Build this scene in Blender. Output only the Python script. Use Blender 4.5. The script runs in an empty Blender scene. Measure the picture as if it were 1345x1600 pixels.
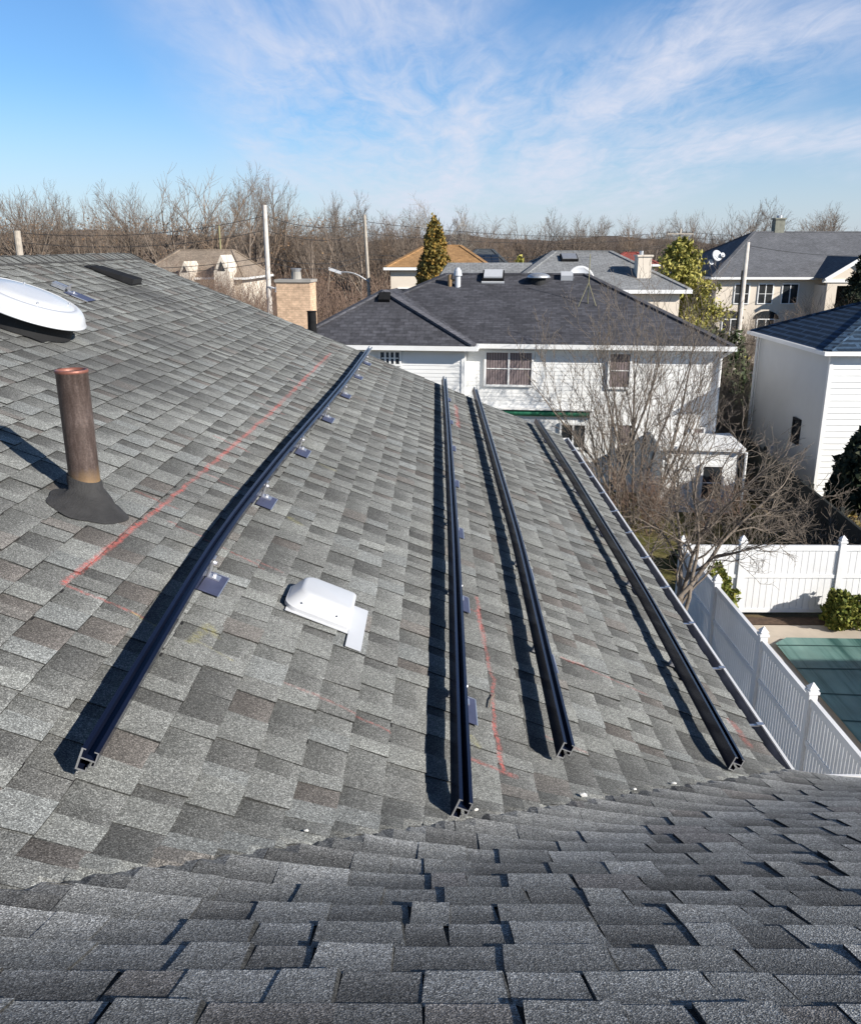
import bpy, bmesh, math, random
import numpy as np
from mathutils import Vector, Matrix

SC = bpy.context.scene
COL = SC.collection
R = math.radians

# ------------------------------------------------------------------ camera
F, CX, CY, HZ, VX = 1350.0, 672.5, 800.0, 383.0, 683.0
PITCH = math.atan((CY - HZ) / F)
YAW = math.atan((VX - CX) / F * math.cos(PITCH))
FW = np.array([-math.sin(YAW) * math.cos(PITCH), math.cos(YAW) * math.cos(PITCH), -math.sin(PITCH)])
RT = np.array([math.cos(YAW), math.sin(YAW), 0.0])
UP = np.cross(RT, FW)
cam = bpy.data.cameras.new('camera')
cam.sensor_fit = 'HORIZONTAL'; cam.sensor_width = 36.0; cam.lens = 36.0 * F / 1345.0
cam.clip_start = 0.05; cam.clip_end = 3000
camo = bpy.data.objects.new('camera', cam); COL.objects.link(camo)
camo.matrix_world = Matrix([[RT[i], UP[i], -FW[i], 0] for i in range(3)] + [[0, 0, 0, 1]])
SC.camera = camo

# ------------------------------------------------------------------ sky, sun, exposure
SUN_AZ, SUN_EL = 35.0, 27.0          # azimuth measured from +x towards -y
SUND = Vector((math.cos(R(SUN_EL)) * math.cos(R(SUN_AZ)), -math.cos(R(SUN_EL)) * math.sin(R(SUN_AZ)), math.sin(R(SUN_EL))))
world = bpy.data.worlds.new('World'); SC.world = world; world.use_nodes = True
sl = bpy.data.lights.new('sun', 'SUN'); sl.energy = 5.0; sl.angle = R(0.55); sl.color = (1.0, 0.945, 0.86)
so = bpy.data.objects.new('sun', sl); COL.objects.link(so); so.rotation_euler = SUND.to_track_quat('Z', 'Y').to_euler()
SC.view_settings.view_transform = 'Standard'; SC.view_settings.look = 'None'
SC.view_settings.exposure = 0.60; SC.view_settings.gamma = 1.0
SC.view_settings.use_curve_mapping = False


def nd(nt, typ, ins=None, **props):
    n = nt.nodes.new(typ)
    for k, v in props.items():
        setattr(n, k, v)
    for k, v in (ins or {}).items():
        s = n.inputs[k]
        if isinstance(v, bpy.types.NodeSocket):
            nt.links.new(v, s)
        else:
            s.default_value = v
    return n


def ramp(nt, fac, stops):
    n = nt.nodes.new('ShaderNodeValToRGB')
    nt.links.new(fac, n.inputs[0])
    e = n.color_ramp.elements
    while len(e) < len(stops):
        e.new(0.5)
    for i, (p, c) in enumerate(stops):
        e[i].position = p
        e[i].color = (c, c, c, 1) if isinstance(c, (int, float)) else (*c, 1)
    return n.outputs[0]


def mth(nt, op, a, b=0.0, c=None, clamp=False):
    ins = {0: a, 1: b}
    if c is not None:
        ins[2] = c
    return nd(nt, 'ShaderNodeMath', ins, operation=op, use_clamp=clamp).outputs[0]


def mixc(nt, fac, a, b, mode='MIX'):
    n = nt.nodes.new('ShaderNodeMix'); n.data_type = 'RGBA'; n.blend_type = mode
    for i, v in ((0, fac), (6, a), (7, b)):
        s = n.inputs[i]
        if isinstance(v, bpy.types.NodeSocket):
            nt.links.new(v, s)
        else:
            s.default_value = v if i == 0 else (*v, 1) if len(v) == 3 else v
    return n.outputs[2]


wt = world.node_tree
wt.nodes.clear()
sky = nd(wt, 'ShaderNodeTexSky', sky_type='NISHITA', sun_disc=False, sun_elevation=R(SUN_EL),
         sun_rotation=math.atan2(SUND.x, SUND.y), altitude=50, air_density=1.0, dust_density=0.5, ozone_density=3.0)
tc = nd(wt, 'ShaderNodeTexCoord')
sep = nd(wt, 'ShaderNodeSeparateXYZ', {0: tc.outputs['Generated']})
den = mth(wt, 'ADD', mth(wt, 'MAXIMUM', sep.outputs[2], 0.0), 0.06)
px = mth(wt, 'DIVIDE', sep.outputs[0], den)
py = mth(wt, 'DIVIDE', sep.outputs[1], den)
pv = nd(wt, 'ShaderNodeCombineXYZ', {0: px, 1: py, 2: 0.0}).outputs[0]


def cloud_layer(scale, loc, rot, detail, lo, hi, rough=0.6, dist=0.6):
    mp = nd(wt, 'ShaderNodeMapping', {0: pv, 1: loc, 2: (0, 0, R(rot)), 3: scale})
    ns = nd(wt, 'ShaderNodeTexNoise', {'Vector': mp.outputs[0], 'Scale': 1.0, 'Detail': detail, 'Roughness': rough, 'Distortion': dist})
    return nd(wt, 'ShaderNodeMapRange', {0: ns.outputs[0], 1: lo, 2: hi, 3: 0.0, 4: 1.0}, interpolation_type='SMOOTHSTEP').outputs[0]


# cirrus drawn as soft bands in the northern sky (a = x/y, e = z/y of the view direction), broken up by streaky noise
yy = mth(wt, 'MAXIMUM', sep.outputs[1], 0.02)
ga = mth(wt, 'DIVIDE', sep.outputs[0], yy); ge = mth(wt, 'DIVIDE', sep.outputs[2], yy)
gv = nd(wt, 'ShaderNodeCombineXYZ', {0: ga, 1: ge, 2: 0.0}).outputs[0]
nwarp = nd(wt, 'ShaderNodeTexNoise', {'Vector': gv, 'Scale': 5.0, 'Detail': 4.0, 'Roughness': 0.6}).outputs[1]
wv = nd(wt, 'ShaderNodeVectorMath', {0: nd(wt, 'ShaderNodeVectorMath', {0: nwarp, 1: (0.5, 0.5, 0.5)}, operation='SUBTRACT').outputs[0], 3: 0.13}, operation='SCALE').outputs[0]
gw = nd(wt, 'ShaderNodeVectorMath', {0: gv, 1: wv}, operation='ADD').outputs[0]
gw = nd(wt, 'ShaderNodeVectorMath', {0: gw, 1: (1, 1, 0)}, operation='MULTIPLY').outputs[0]
bands = None
# (a0, e0, a1, e1, half width, strength)
for (a0, e0, a1, e1, hw, k) in [(-0.31, 0.36, -0.13, 0.13, 0.10, 0.62), (-0.16, 0.40, -0.03, 0.10, 0.12, 0.72), (0.03, 0.36, 0.0, 0.08, 0.10, 0.66), (-0.12, 0.15, 0.20, 0.10, 0.10, 0.80),
                               (0.60, 0.30, 0.24, 0.17, 0.085, 0.80), (0.30, 0.20, 0.10, 0.11, 0.085, 0.72), (0.70, 0.40, 0.30, 0.27, 0.07, 0.4), (0.62, 0.135, 0.22, 0.085, 0.034, 0.75), (0.45, 0.11, 0.10, 0.06, 0.03, 0.55), (-0.9, 0.5, -0.6, 0.2, 0.1, 0.5), (0.9, 0.35, 1.5, 0.5, 0.15, 0.6)]:
    ba = (a1 - a0, e1 - e0, 0.0); L2 = ba[0] ** 2 + ba[1] ** 2
    pa = nd(wt, 'ShaderNodeVectorMath', {0: gw, 1: (a0, e0, 0)}, operation='SUBTRACT').outputs[0]
    h = mth(wt, 'MULTIPLY', nd(wt, 'ShaderNodeVectorMath', {0: pa, 1: ba}, operation='DOT_PRODUCT').outputs[1], 1.0 / L2, clamp=True)
    pr = nd(wt, 'ShaderNodeVectorMath', {0: ba, 3: h}, operation='SCALE').outputs[0]
    ln = nd(wt, 'ShaderNodeVectorMath', {0: pa, 1: pr}, operation='DISTANCE').outputs[1]
    s_ = nd(wt, 'ShaderNodeMapRange', {0: ln, 1: hw * 1.25, 2: 0.0, 3: 0.0, 4: k}, interpolation_type='SMOOTHSTEP').outputs[0]
    bands = s_ if bands is None else mth(wt, 'SUBTRACT', mth(wt, 'ADD', bands, s_), mth(wt, 'MULTIPLY', bands, s_))
fine = cloud_layer((1.5, 0.30, 1), (3.1, 1.7, 0), -8, 7.0, 0.26, 0.72, 0.62, 0.6)
fin2 = cloud_layer((5.5, 1.9, 1), (0.3, 7.7, 0), 24, 6.0, 0.25, 0.75, 0.65, 0.8)
tex = mth(wt, 'ADD', mth(wt, 'MULTIPLY', fine, 0.78), mth(wt, 'MULTIPLY_ADD', fin2, 0.46, -0.13), clamp=True)
cl = mth(wt, 'MULTIPLY', bands, tex, clamp=True)
low = nd(wt, 'ShaderNodeMapRange', {0: sep.outputs[2], 1: 0.0, 2: 0.17, 3: 0.55, 4: 0.0}, interpolation_type='SMOOTHSTEP').outputs[0]
clf = mth(wt, 'SUBTRACT', mth(wt, 'ADD', cl, low), mth(wt, 'MULTIPLY', cl, low))
gain = nd(wt, 'ShaderNodeMapRange', {0: sep.outputs[2], 1: 0.36, 2: 0.75, 3: 1.0, 4: 0.42}, interpolation_type='SMOOTHSTEP').outputs[0]
skyc = mixc(wt, 1.0, sky.outputs[0], (0.74, 1.02, 1.30), 'MULTIPLY')
skyc = mixc(wt, 1.0, skyc, nd(wt, 'ShaderNodeCombineColor', {0: gain, 1: gain, 2: gain}).outputs[0], 'MULTIPLY')
col = mixc(wt, clf, skyc, (6.5, 6.8, 7.9))
bg = nd(wt, 'ShaderNodeBackground', {0: col, 1: 0.075})
wo = nd(wt, 'ShaderNodeOutputWorld', {0: bg.outputs[0]})

# ------------------------------------------------------------------ pixel -> place helpers
GZ = -8.5                                   # ground level, the eye is at z = 0


def ray(u, v):
    return FW + (u - CX) / F * RT - (v - CY) / F * UP


def onY(u, v, Y):
    r = ray(u, v); return r * Y / r[1]


def onZ(u, v, z=GZ):
    r = ray(u, v); return r * z / r[2]


# ------------------------------------------------------------------ materials
MATS = {}


def newmat(name):
    m = bpy.data.materials.new(name); m.use_nodes = True
    nt = m.node_tree
    b = nt.nodes['Principled BSDF']
    MATS[name] = m
    return m, nt, b


def simple(name, c, rough=0.7, metal=0.0, var=0.15, scale=6.0, bump=0.0, bscale=60.0, spec=0.5, coat=0.0, c2=None, detail=4.0):
    m, nt, b = newmat(name)
    pos = nd(nt, 'ShaderNodeNewGeometry').outputs['Position']
    n = nd(nt, 'ShaderNodeTexNoise', {'Vector': pos, 'Scale': scale, 'Detail': detail, 'Roughness': 0.6})
    c2 = c2 or tuple(x * (1 - var) for x in c)
    c1 = c if c2 != c else c
    colr = ramp(nt, n.outputs[0], [(0.3, c2), (0.7, tuple(min(1, x * (1 + var * 0.4)) for x in c1))])
    nt.links.new(colr, b.inputs['Base Color'])
    b.inputs['Roughness'].default_value = rough; b.inputs['Metallic'].default_value = metal
    b.inputs['Specular IOR Level'].default_value = spec
    b.inputs['Coat Weight'].default_value = coat
    if bump:
        n2 = nd(nt, 'ShaderNodeTexNoise', {'Vector': pos, 'Scale': bscale, 'Detail': 3.0})
        bp = nd(nt, 'ShaderNodeBump', {'Strength': bump, 'Distance': 0.01, 'Height': n2.outputs[0]})
        nt.links.new(bp.outputs[0], b.inputs['Normal'])
    return m


def island(name, stops, rough=0.7, spec=0.3, sub=0.0):
    m, nt, b = newmat(name)
    g = nd(nt, 'ShaderNodeNewGeometry')
    nt.links.new(ramp(nt, g.outputs['Random Per Island'], stops), b.inputs['Base Color'])
    b.inputs['Roughness'].default_value = rough; b.inputs['Specular IOR Level'].default_value = spec
    return m


def chalk_factor(nt, pos, segs, w=0.0105):
    nz = nd(nt, 'ShaderNodeTexNoise', {'Vector': pos, 'Scale': 9.0, 'Detail': 3.0})
    wob = nd(nt, 'ShaderNodeVectorMath', {0: nz.outputs[1], 1: (0.5, 0.5, 0.5)}, operation='SUBTRACT').outputs[0]
    wob = nd(nt, 'ShaderNodeVectorMath', {0: wob, 3: 0.035}, operation='SCALE').outputs[0]
    p = nd(nt, 'ShaderNodeVectorMath', {0: pos, 1: wob}, operation='ADD').outputs[0]
    p = nd(nt, 'ShaderNodeVectorMath', {0: p, 1: (1, 1, 0)}, operation='MULTIPLY').outputs[0]
    tot = None
    for (x0, y0, x1, y1, k, wk) in segs:
        ba = (x1 - x0, y1 - y0, 0); L2 = ba[0] ** 2 + ba[1] ** 2
        pa = nd(nt, 'ShaderNodeVectorMath', {0: p, 1: (x0, y0, 0)}, operation='SUBTRACT').outputs[0]
        dt = nd(nt, 'ShaderNodeVectorMath', {0: pa, 1: ba}, operation='DOT_PRODUCT').outputs[1]
        h = mth(nt, 'MULTIPLY', dt, 1.0 / L2, clamp=True)
        pr = nd(nt, 'ShaderNodeVectorMath', {0: ba, 3: h}, operation='SCALE').outputs[0]
        df = nd(nt, 'ShaderNodeVectorMath', {0: pa, 1: pr}, operation='SUBTRACT').outputs[0]
        ln = nd(nt, 'ShaderNodeVectorMath', {0: df}, operation='LENGTH').outputs[1]
        s = nd(nt, 'ShaderNodeMapRange', {0: ln, 1: w * wk, 2: w * wk * 0.25, 3: 0.0, 4: k}).outputs[0]
        tot = s if tot is None else mth(nt, 'MAXIMUM', tot, s)
    br = nd(nt, 'ShaderNodeTexNoise', {'Vector': pos, 'Scale': 55.0, 'Detail': 4.0, 'Roughness': 0.75}).outputs[0]
    br2 = nd(nt, 'ShaderNodeTexNoise', {'Vector': pos, 'Scale': 5.0, 'Detail': 2.0}).outputs[0]
    k1 = nd(nt, 'ShaderNodeMapRange', {0: br, 1: 0.40, 2: 0.64, 3: 0.08, 4: 0.85}).outputs[0]
    k2 = nd(nt, 'ShaderNodeMapRange', {0: br2, 1: 0.3, 2: 0.55, 3: 0.35, 4: 1.0}).outputs[0]
    return mth(nt, 'MULTIPLY', tot, mth(nt, 'MULTIPLY', k1, k2))


def shingle_mat(name, red=None, yellow=None, stains=None, bumpk=0.8, speck=1.0):
    m, nt, b = newmat(name)
    pos = nd(nt, 'ShaderNodeNewGeometry').outputs['Position']
    att = nd(nt, 'ShaderNodeAttribute', attribute_name='tint')
    vo = nd(nt, 'ShaderNodeTexVoronoi', {'Vector': pos, 'Scale': 330.0})
    g = nd(nt, 'ShaderNodeSeparateColor', {0: vo.outputs['Color']}).outputs[0]
    gr = ramp(nt, g, [(0.0, 1 - 0.72 * speck), (0.45, 0.84), (0.8, 1 + 0.25 * speck), (1.0, 1 + 1.35 * speck)])
    nz = nd(nt, 'ShaderNodeTexNoise', {'Vector': pos, 'Scale': 1.1, 'Detail': 5.0, 'Roughness': 0.6}).outputs[0]
    wz = ramp(nt, nz, [(0.3, 0.84), (0.7, 1.12)])
    n2 = nd(nt, 'ShaderNodeTexNoise', {'Vector': pos, 'Scale': 45.0, 'Detail': 4.0, 'Roughness': 0.7}).outputs[0]
    w2 = ramp(nt, n2, [(0.3, 0.86), (0.7, 1.12)])
    c = mixc(nt, 1.0, att.outputs['Color'], wz, 'MULTIPLY')
    c = mixc(nt, 1.0, c, w2, 'MULTIPLY')
    c = mixc(nt, 1.0, c, gr, 'MULTIPLY')
    if stains:
        tot = None
        for (x, y, r, k) in stains:
            q = nd(nt, 'ShaderNodeVectorMath', {0: pos, 1: (1, 1, 0)}, operation='MULTIPLY').outputs[0]
            d = nd(nt, 'ShaderNodeVectorMath', {0: q, 1: (x, y, 0)}, operation='DISTANCE').outputs[1]
            d = mth(nt, 'ADD', d, mth(nt, 'MULTIPLY_ADD', nz, 0.8 * r, -0.4 * r))
            s_ = nd(nt, 'ShaderNodeMapRange', {0: d, 1: r, 2: r * 0.3, 3: 0.0, 4: k}).outputs[0]
            tot = s_ if tot is None else mth(nt, 'MAXIMUM', tot, s_)
        c = mixc(nt, tot, c, (0.055, 0.055, 0.056))
    if red:
        c = mixc(nt, chalk_factor(nt, pos, red), c, (0.60, 0.13, 0.11))
    if yellow:
        c = mixc(nt, chalk_factor(nt, pos, yellow), c, (0.55, 0.50, 0.16))
    nt.links.new(c, b.inputs['Base Color'])
    b.inputs['Roughness'].default_value = 0.9; b.inputs['Specular IOR Level'].default_value = 0.22
    bp = nd(nt, 'ShaderNodeBump', {'Strength': bumpk, 'Distance': 0.0016, 'Height': vo.outputs['Distance']})
    bp2 = nd(nt, 'ShaderNodeBump', {'Strength': 0.35, 'Distance': 0.004, 'Height': n2, 'Normal': bp.outputs[0]})
    nt.links.new(bp2.outputs[0], b.inputs['Normal'])
    return m


RED = [(-1.46, 4.05, -1.26, 4.02, 0.45, 1.3), (-1.42, 5.4, -1.2, 5.36, 0.5, 1.3), (-1.38, 6.7, -1.2, 6.66, 0.4, 1.4), (-1.38, 8.0, -1.15, 7.97, 0.45, 1.6), (0.45, 3.15, 0.62, 3.13, 0.3, 1.3),
       (-1.37, 2.94, -1.345, 3.5, 1.0, 1.5), (-1.345, 3.5, -1.31, 4.63, 0.9, 1.5), (-1.31, 4.63, -1.27, 6.43, 0.85, 1.7), (-1.27, 6.43, -1.27, 10.4, 0.8, 2.0),
       (-1.37, 2.94, -1.08, 2.92, 0.62, 1.1), (-1.25, 3.83, -1.03, 3.79, 0.5, 1.1), (-1.03, 3.79, -0.80, 3.72, 0.42, 1.2), (-1.28, 4.66, -1.03, 4.62, 0.4, 1.2),
       (0.22, 4.4, 0.235, 3.81, 0.75, 1.6), (0.235, 3.81, 0.255, 3.5, 0.7, 1.4), (0.255, 3.5, 0.235, 3.1, 0.75, 1.1), (0.235, 3.1, 0.25, 2.78, 0.9, 1.2),
       (0.13, 2.78, 0.29, 2.75, 0.6, 1.8), (-0.55, 2.82, -0.38, 2.81, 0.35, 1.2), (-0.38, 2.81, -0.17, 2.76, 0.4, 1.0), (0.14, 4.2, 0.22, 4.2, 0.6, 1.5),
       (0.65, 4.03, 0.85, 4.01, 0.5, 1.2), (0.85, 4.01, 1.08, 3.98, 0.55, 1.2), (1.56, 4.05, 1.58, 3.83, 0.6, 2.6), (0.23, 10.4, 0.23, 9.1, 0.65, 3.0),
       (-0.83, 3.78, -0.72, 3.76, 0.4, 1.4), (1.20, 6.2, 1.35, 6.19, 0.3, 1.4)]
YEL = [(-1.12, 2.92, -0.99, 2.88, 0.55, 0.9), (-0.90, 2.86, -0.87, 3.03, 0.35, 2.4), (-0.87, 3.03, -0.83, 2.97, 0.4, 2.0), (-0.90, 2.90, -0.74, 2.84, 0.5, 1.0),
       (-0.80, 4.5, -0.74, 4.45, 0.3, 3.0), (-0.78, 5.72, -0.70, 5.7, 0.28, 3.0), (1.38, 4.5, 1.42, 4.4, 0.5, 2.0), (0.13, 2.93, 0.16, 2.88, 0.4, 2.0)]
STAIN = [(-2.2, 6.0, 0.75, 0.42), (-2.35, 7.6, 0.55, 0.35), (-3.0, 9.3, 0.55, 0.55), (-2.9, 6.2, 0.7, 0.4)]
M_main = shingle_mat('granule_shingle_sunny_slope', RED, YEL, STAIN, 0.7, 0.8)
M_low = shingle_mat('granule_shingle_wing', None, None, None, 0.8, 0.9)


def far_roof(name, c, var=0.35, bw=0.30, rh=0.15, mortar=0.012, rough=0.85, dark=0.55, spec=0.25):
    m, nt, b = newmat(name)
    uv = nd(nt, 'ShaderNodeUVMap', uv_map='UVMap').outputs[0]
    br = nd(nt, 'ShaderNodeTexBrick', {'Vector': uv, 'Color1': (*c, 1), 'Color2': (*[x * (1 - var) for x in c], 1), 'Mortar': (*[x * dark for x in c], 1),
                                       'Scale': 1.0, 'Mortar Size': mortar, 'Brick Width': bw, 'Row Height': rh, 'Bias': -0.1})
    pos = nd(nt, 'ShaderNodeNewGeometry').outputs['Position']
    n = nd(nt, 'ShaderNodeTexNoise', {'Vector': pos, 'Scale': 0.7, 'Detail': 5.0, 'Roughness': 0.65}).outputs[0]
    n3 = nd(nt, 'ShaderNodeTexNoise', {'Vector': uv, 'Scale': 5.5, 'Detail': 3.0, 'Roughness': 0.7}).outputs[0]
    cc = mixc(nt, 1.0, br.outputs[0], ramp(nt, n, [(0.3, 0.78), (0.7, 1.2)]), 'MULTIPLY')
    cc = mixc(nt, 1.0, cc, ramp(nt, n3, [(0.3, 0.72), (0.7, 1.25)]), 'MULTIPLY')
    nt.links.new(cc, b.inputs['Base Color'])
    b.inputs['Roughness'].default_value = rough; b.inputs['Specular IOR Level'].default_value = spec
    bp = nd(nt, 'ShaderNodeBump', {'Strength': 0.7, 'Distance': 0.02, 'Height': br.outputs[0]})
    nt.links.new(bp.outputs[0], b.inputs['Normal'])
    return m


M_roofA = far_roof('charcoal_shingle', (0.080, 0.080, 0.092), 0.45)
M_roofB = far_roof('pale_grey_shingle', (0.24, 0.245, 0.25), 0.15)
M_roofF = far_roof('slate_grey_shingle', (0.145, 0.148, 0.16), 0.2)
M_roofC = far_roof('tan_shingle', (0.30, 0.24, 0.185), 0.2)
M_roofD = far_roof('orange_brown_shingle', (0.38, 0.22, 0.10), 0.25)
M_roofE = far_roof('dark_slate_shingle', (0.075, 0.085, 0.095), 0.25)
M_roofRed = far_roof('red_shingle', (0.30, 0.075, 0.06), 0.2)
M_tile = far_roof('blue_slate_tile', (0.022, 0.038, 0.062), 0.3, 1.6, 0.27, 0.06, 0.75, 2.2, 0.18)
M_brick = far_roof('tan_brick', (0.66, 0.46, 0.31), 0.16, 0.22, 0.08, 0.012, 0.85, 0.8)
M_stone = simple('grey_stone', (0.22, 0.22, 0.18), 0.9, var=0.3, scale=3)
M_white = simple('white_vinyl', (0.80, 0.80, 0.79), 0.45, var=0.07, scale=1.2)
M_sid = simple('white_siding', (0.78, 0.78, 0.765), 0.5, var=0.08, scale=0.8)
M_stucco = simple('pale_stucco', (0.62, 0.62, 0.61), 0.85, var=0.07, scale=0.6)
M_beige = simple('beige_stucco', (0.68, 0.60, 0.50), 0.85, var=0.08, scale=0.5)
M_fence = simple('white_fence_vinyl', (0.75, 0.755, 0.765), 0.45, var=0.10, scale=1.4)
M_gutter = simple('white_gutter_paint', (0.78, 0.78, 0.78), 0.35, var=0.06, scale=5)
M_gutin = simple('gutter_trough_shade', (0.17, 0.18, 0.22), 0.5, var=0.4, scale=7)  # shade inside the white trough, put into its colour
M_rail = simple('black_anodised_aluminium', (0.013, 0.019, 0.045), 0.22, metal=0.6, var=0.25, scale=3, spec=0.6)
M_alu = simple('raw_aluminium', (0.72, 0.72, 0.74), 0.36, metal=0.85, var=0.12, scale=40)
M_flash = simple('dark_flashing_metal', (0.075, 0.082, 0.14), 0.45, metal=0.3, var=0.2, scale=15)
M_steel = simple('galvanised_steel', (0.55, 0.56, 0.58), 0.45, metal=0.7, var=0.2, scale=12)
M_wmetal = simple('white_painted_metal', (0.52, 0.53, 0.55), 0.35, var=0.05, scale=6, coat=0.15)
M_black = simple('black_screen', (0.012, 0.012, 0.013), 0.8, var=0.2)
M_slant = simple('black_vent_metal', (0.014, 0.014, 0.015), 0.85, var=0.4, scale=6, spec=0.15)
M_glass = simple('window_glass', (0.035, 0.04, 0.045), 0.06, var=0.5, scale=0.9, spec=0.8)
M_tar = simple('roofing_tar', (0.032, 0.031, 0.031), 0.85, var=0.35, scale=18, bump=0.6, bscale=120)
M_fascia = simple('white_trim', (0.78, 0.775, 0.76), 0.5, var=0.06, scale=2)
M_wood = simple('weathered_pole_wood', (0.42, 0.37, 0.31), 0.9, var=0.3, scale=5, bump=0.3)
M_wire = simple('wire_rubber', (0.02, 0.02, 0.022), 0.7)
M_green = simple('green_awning_fabric', (0.012, 0.14, 0.075), 0.8, var=0.2)
M_bark = simple('grey_bark', (0.20, 0.158, 0.125), 0.95, var=0.4, scale=3)
M_bark3 = simple('wood_mass_bark', (0.135, 0.104, 0.082), 0.95, var=0.45, scale=0.6)
M_bark2 = simple('brown_bark', (0.225, 0.165, 0.12), 0.95, var=0.4, scale=2)
M_barkp = simple('pale_bark', (0.36, 0.32, 0.27), 0.9, var=0.35, scale=2)
M_barkn = simple('near_bark', (0.205, 0.168, 0.135), 0.95, var=0.45, scale=9, bump=0.5)
M_twig = simple('red_brown_twig', (0.20, 0.135, 0.10), 0.9, var=0.35, scale=4)
M_soil = simple('dark_mulch', (0.09, 0.055, 0.035), 0.95, var=0.5, scale=9, bump=0.6)
M_deck = simple('pool_concrete', (0.50, 0.43, 0.35), 0.85, var=0.12, scale=2)
M_road = simple('asphalt', (0.10, 0.095, 0.088), 0.9, var=0.2, scale=2)
M_walk = simple('path_concrete', (0.33, 0.31, 0.28), 0.9, var=0.2, scale=1.5)
M_dfence = simple('dark_slatted_fence', (0.016, 0.019, 0.016), 0.8, var=0.4, scale=3)
M_carw = simple('white_car_paint', (0.75, 0.75, 0.75), 0.25, var=0.03, coat=0.6)
M_card = simple('dark_car_paint', (0.03, 0.03, 0.035), 0.25, var=0.05, coat=0.6)
M_tyre = simple('tyre_rubber', (0.015, 0.015, 0.015), 0.85)
M_chip = simple('white_chip', (0.8, 0.79, 0.75), 0.7)
M_yel = simple('yellowed_metal', (0.30, 0.27, 0.14), 0.5, metal=0.2, var=0.2)
M_pane = simple('solar_cell', (0.02, 0.03, 0.05), 0.25, var=0.3, scale=2)

L_arb = island('arborvitae_leaf', [(0.0, (0.06, 0.062, 0.02)), (0.5, (0.20, 0.15, 0.036)), (1.0, (0.42, 0.25, 0.06))])
L_pine = island('yellow_pine_needle', [(0.0, (0.11, 0.12, 0.025)), (0.5, (0.30, 0.28, 0.06)), (1.0, (0.46, 0.40, 0.12))])
L_dark = island('dark_conifer_needle', [(0.0, (0.012, 0.02, 0.012)), (0.6, (0.03, 0.042, 0.022)), (1.0, (0.055, 0.06, 0.03))])
L_box = island('boxwood_leaf', [(0.0, (0.05, 0.075, 0.012)), (0.5, (0.13, 0.15, 0.022)), (1.0, (0.24, 0.22, 0.05))])
L_iv = island('hedge_leaf', [(0.0, (0.02, 0.035, 0.015)), (0.5, (0.05, 0.07, 0.028)), (1.0, (0.10, 0.11, 0.05))])
L_dry = island('dry_oak_leaf', [(0.0, (0.15, 0.09, 0.05)), (0.5, (0.24, 0.145, 0.08)), (1.0, (0.32, 0.21, 0.12))])


def rust_mat():
    m, nt, b = newmat('rusted_iron')
    pos = nd(nt, 'ShaderNodeNewGeometry').outputs['Position']
    mp = nd(nt, 'ShaderNodeMapping', {0: pos, 3: (1, 1, 0.22)}).outputs[0]
    n = nd(nt, 'ShaderNodeTexNoise', {'Vector': mp, 'Scale': 38.0, 'Detail': 6.0, 'Roughness': 0.7}).outputs[0]
    n2 = nd(nt, 'ShaderNodeTexNoise', {'Vector': pos, 'Scale': 130.0, 'Detail': 3.0}).outputs[0]
    c = ramp(nt, n, [(0.25, (0.052, 0.034, 0.028)), (0.5, (0.095, 0.068, 0.058)), (0.75, (0.185, 0.14, 0.125))])
    c = mixc(nt, 1.0, c, ramp(nt, n2, [(0.3, 0.75), (0.7, 1.2)]), 'MULTIPLY')
    z = nd(nt, 'ShaderNodeSeparateXYZ', {0: pos}).outputs[2]
    zz = mth(nt, 'ADD', z, mth(nt, 'MULTIPLY', n, 0.09))
    k = nd(nt, 'ShaderNodeMapRange', {0: zz, 1: -0.90, 2: -1.0, 3: 0.0, 4: 0.85}).outputs[0]
    c = mixc(nt, k, c, (0.36, 0.23, 0.11))
    kt = nd(nt, 'ShaderNodeMapRange', {0: z, 1: -0.530, 2: -0.524, 3: 0.0, 4: 0.75}).outputs[0]
    c = mixc(nt, kt, c, (0.30, 0.11, 0.075))
    nt.links.new(c, b.inputs['Base Color']); b.inputs['Roughness'].default_value = 0.5
    b.inputs['Metallic'].default_value = 0.35
    bp = nd(nt, 'ShaderNodeBump', {'Strength': 0.3, 'Distance': 0.003, 'Height': n2})
    nt.links.new(bp.outputs[0], b.inputs['Normal'])
    return m


M_rust = rust_mat()


def curtain_mat():
    m, nt, b = newmat('curtained_glass')
    uv = nd(nt, 'ShaderNodeUVMap', uv_map='UVMap').outputs[0]
    w = nd(nt, 'ShaderNodeTexWave', {'Vector': uv, 'Scale': 3.4, 'Distortion': 1.6, 'Detail': 2.0, 'Detail Scale': 1.2}).outputs[1]
    c = ramp(nt, w, [(0.1, (0.10, 0.08, 0.08)), (0.6, (0.17, 0.13, 0.132)), (1.0, (0.25, 0.20, 0.20))])
    nt.links.new(c, b.inputs['Base Color']); b.inputs['Roughness'].default_value = 0.7
    b.inputs['Coat Weight'].default_value = 0.6; b.inputs['Coat Roughness'].default_value = 0.05
    return m


M_curt = curtain_mat()


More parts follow.
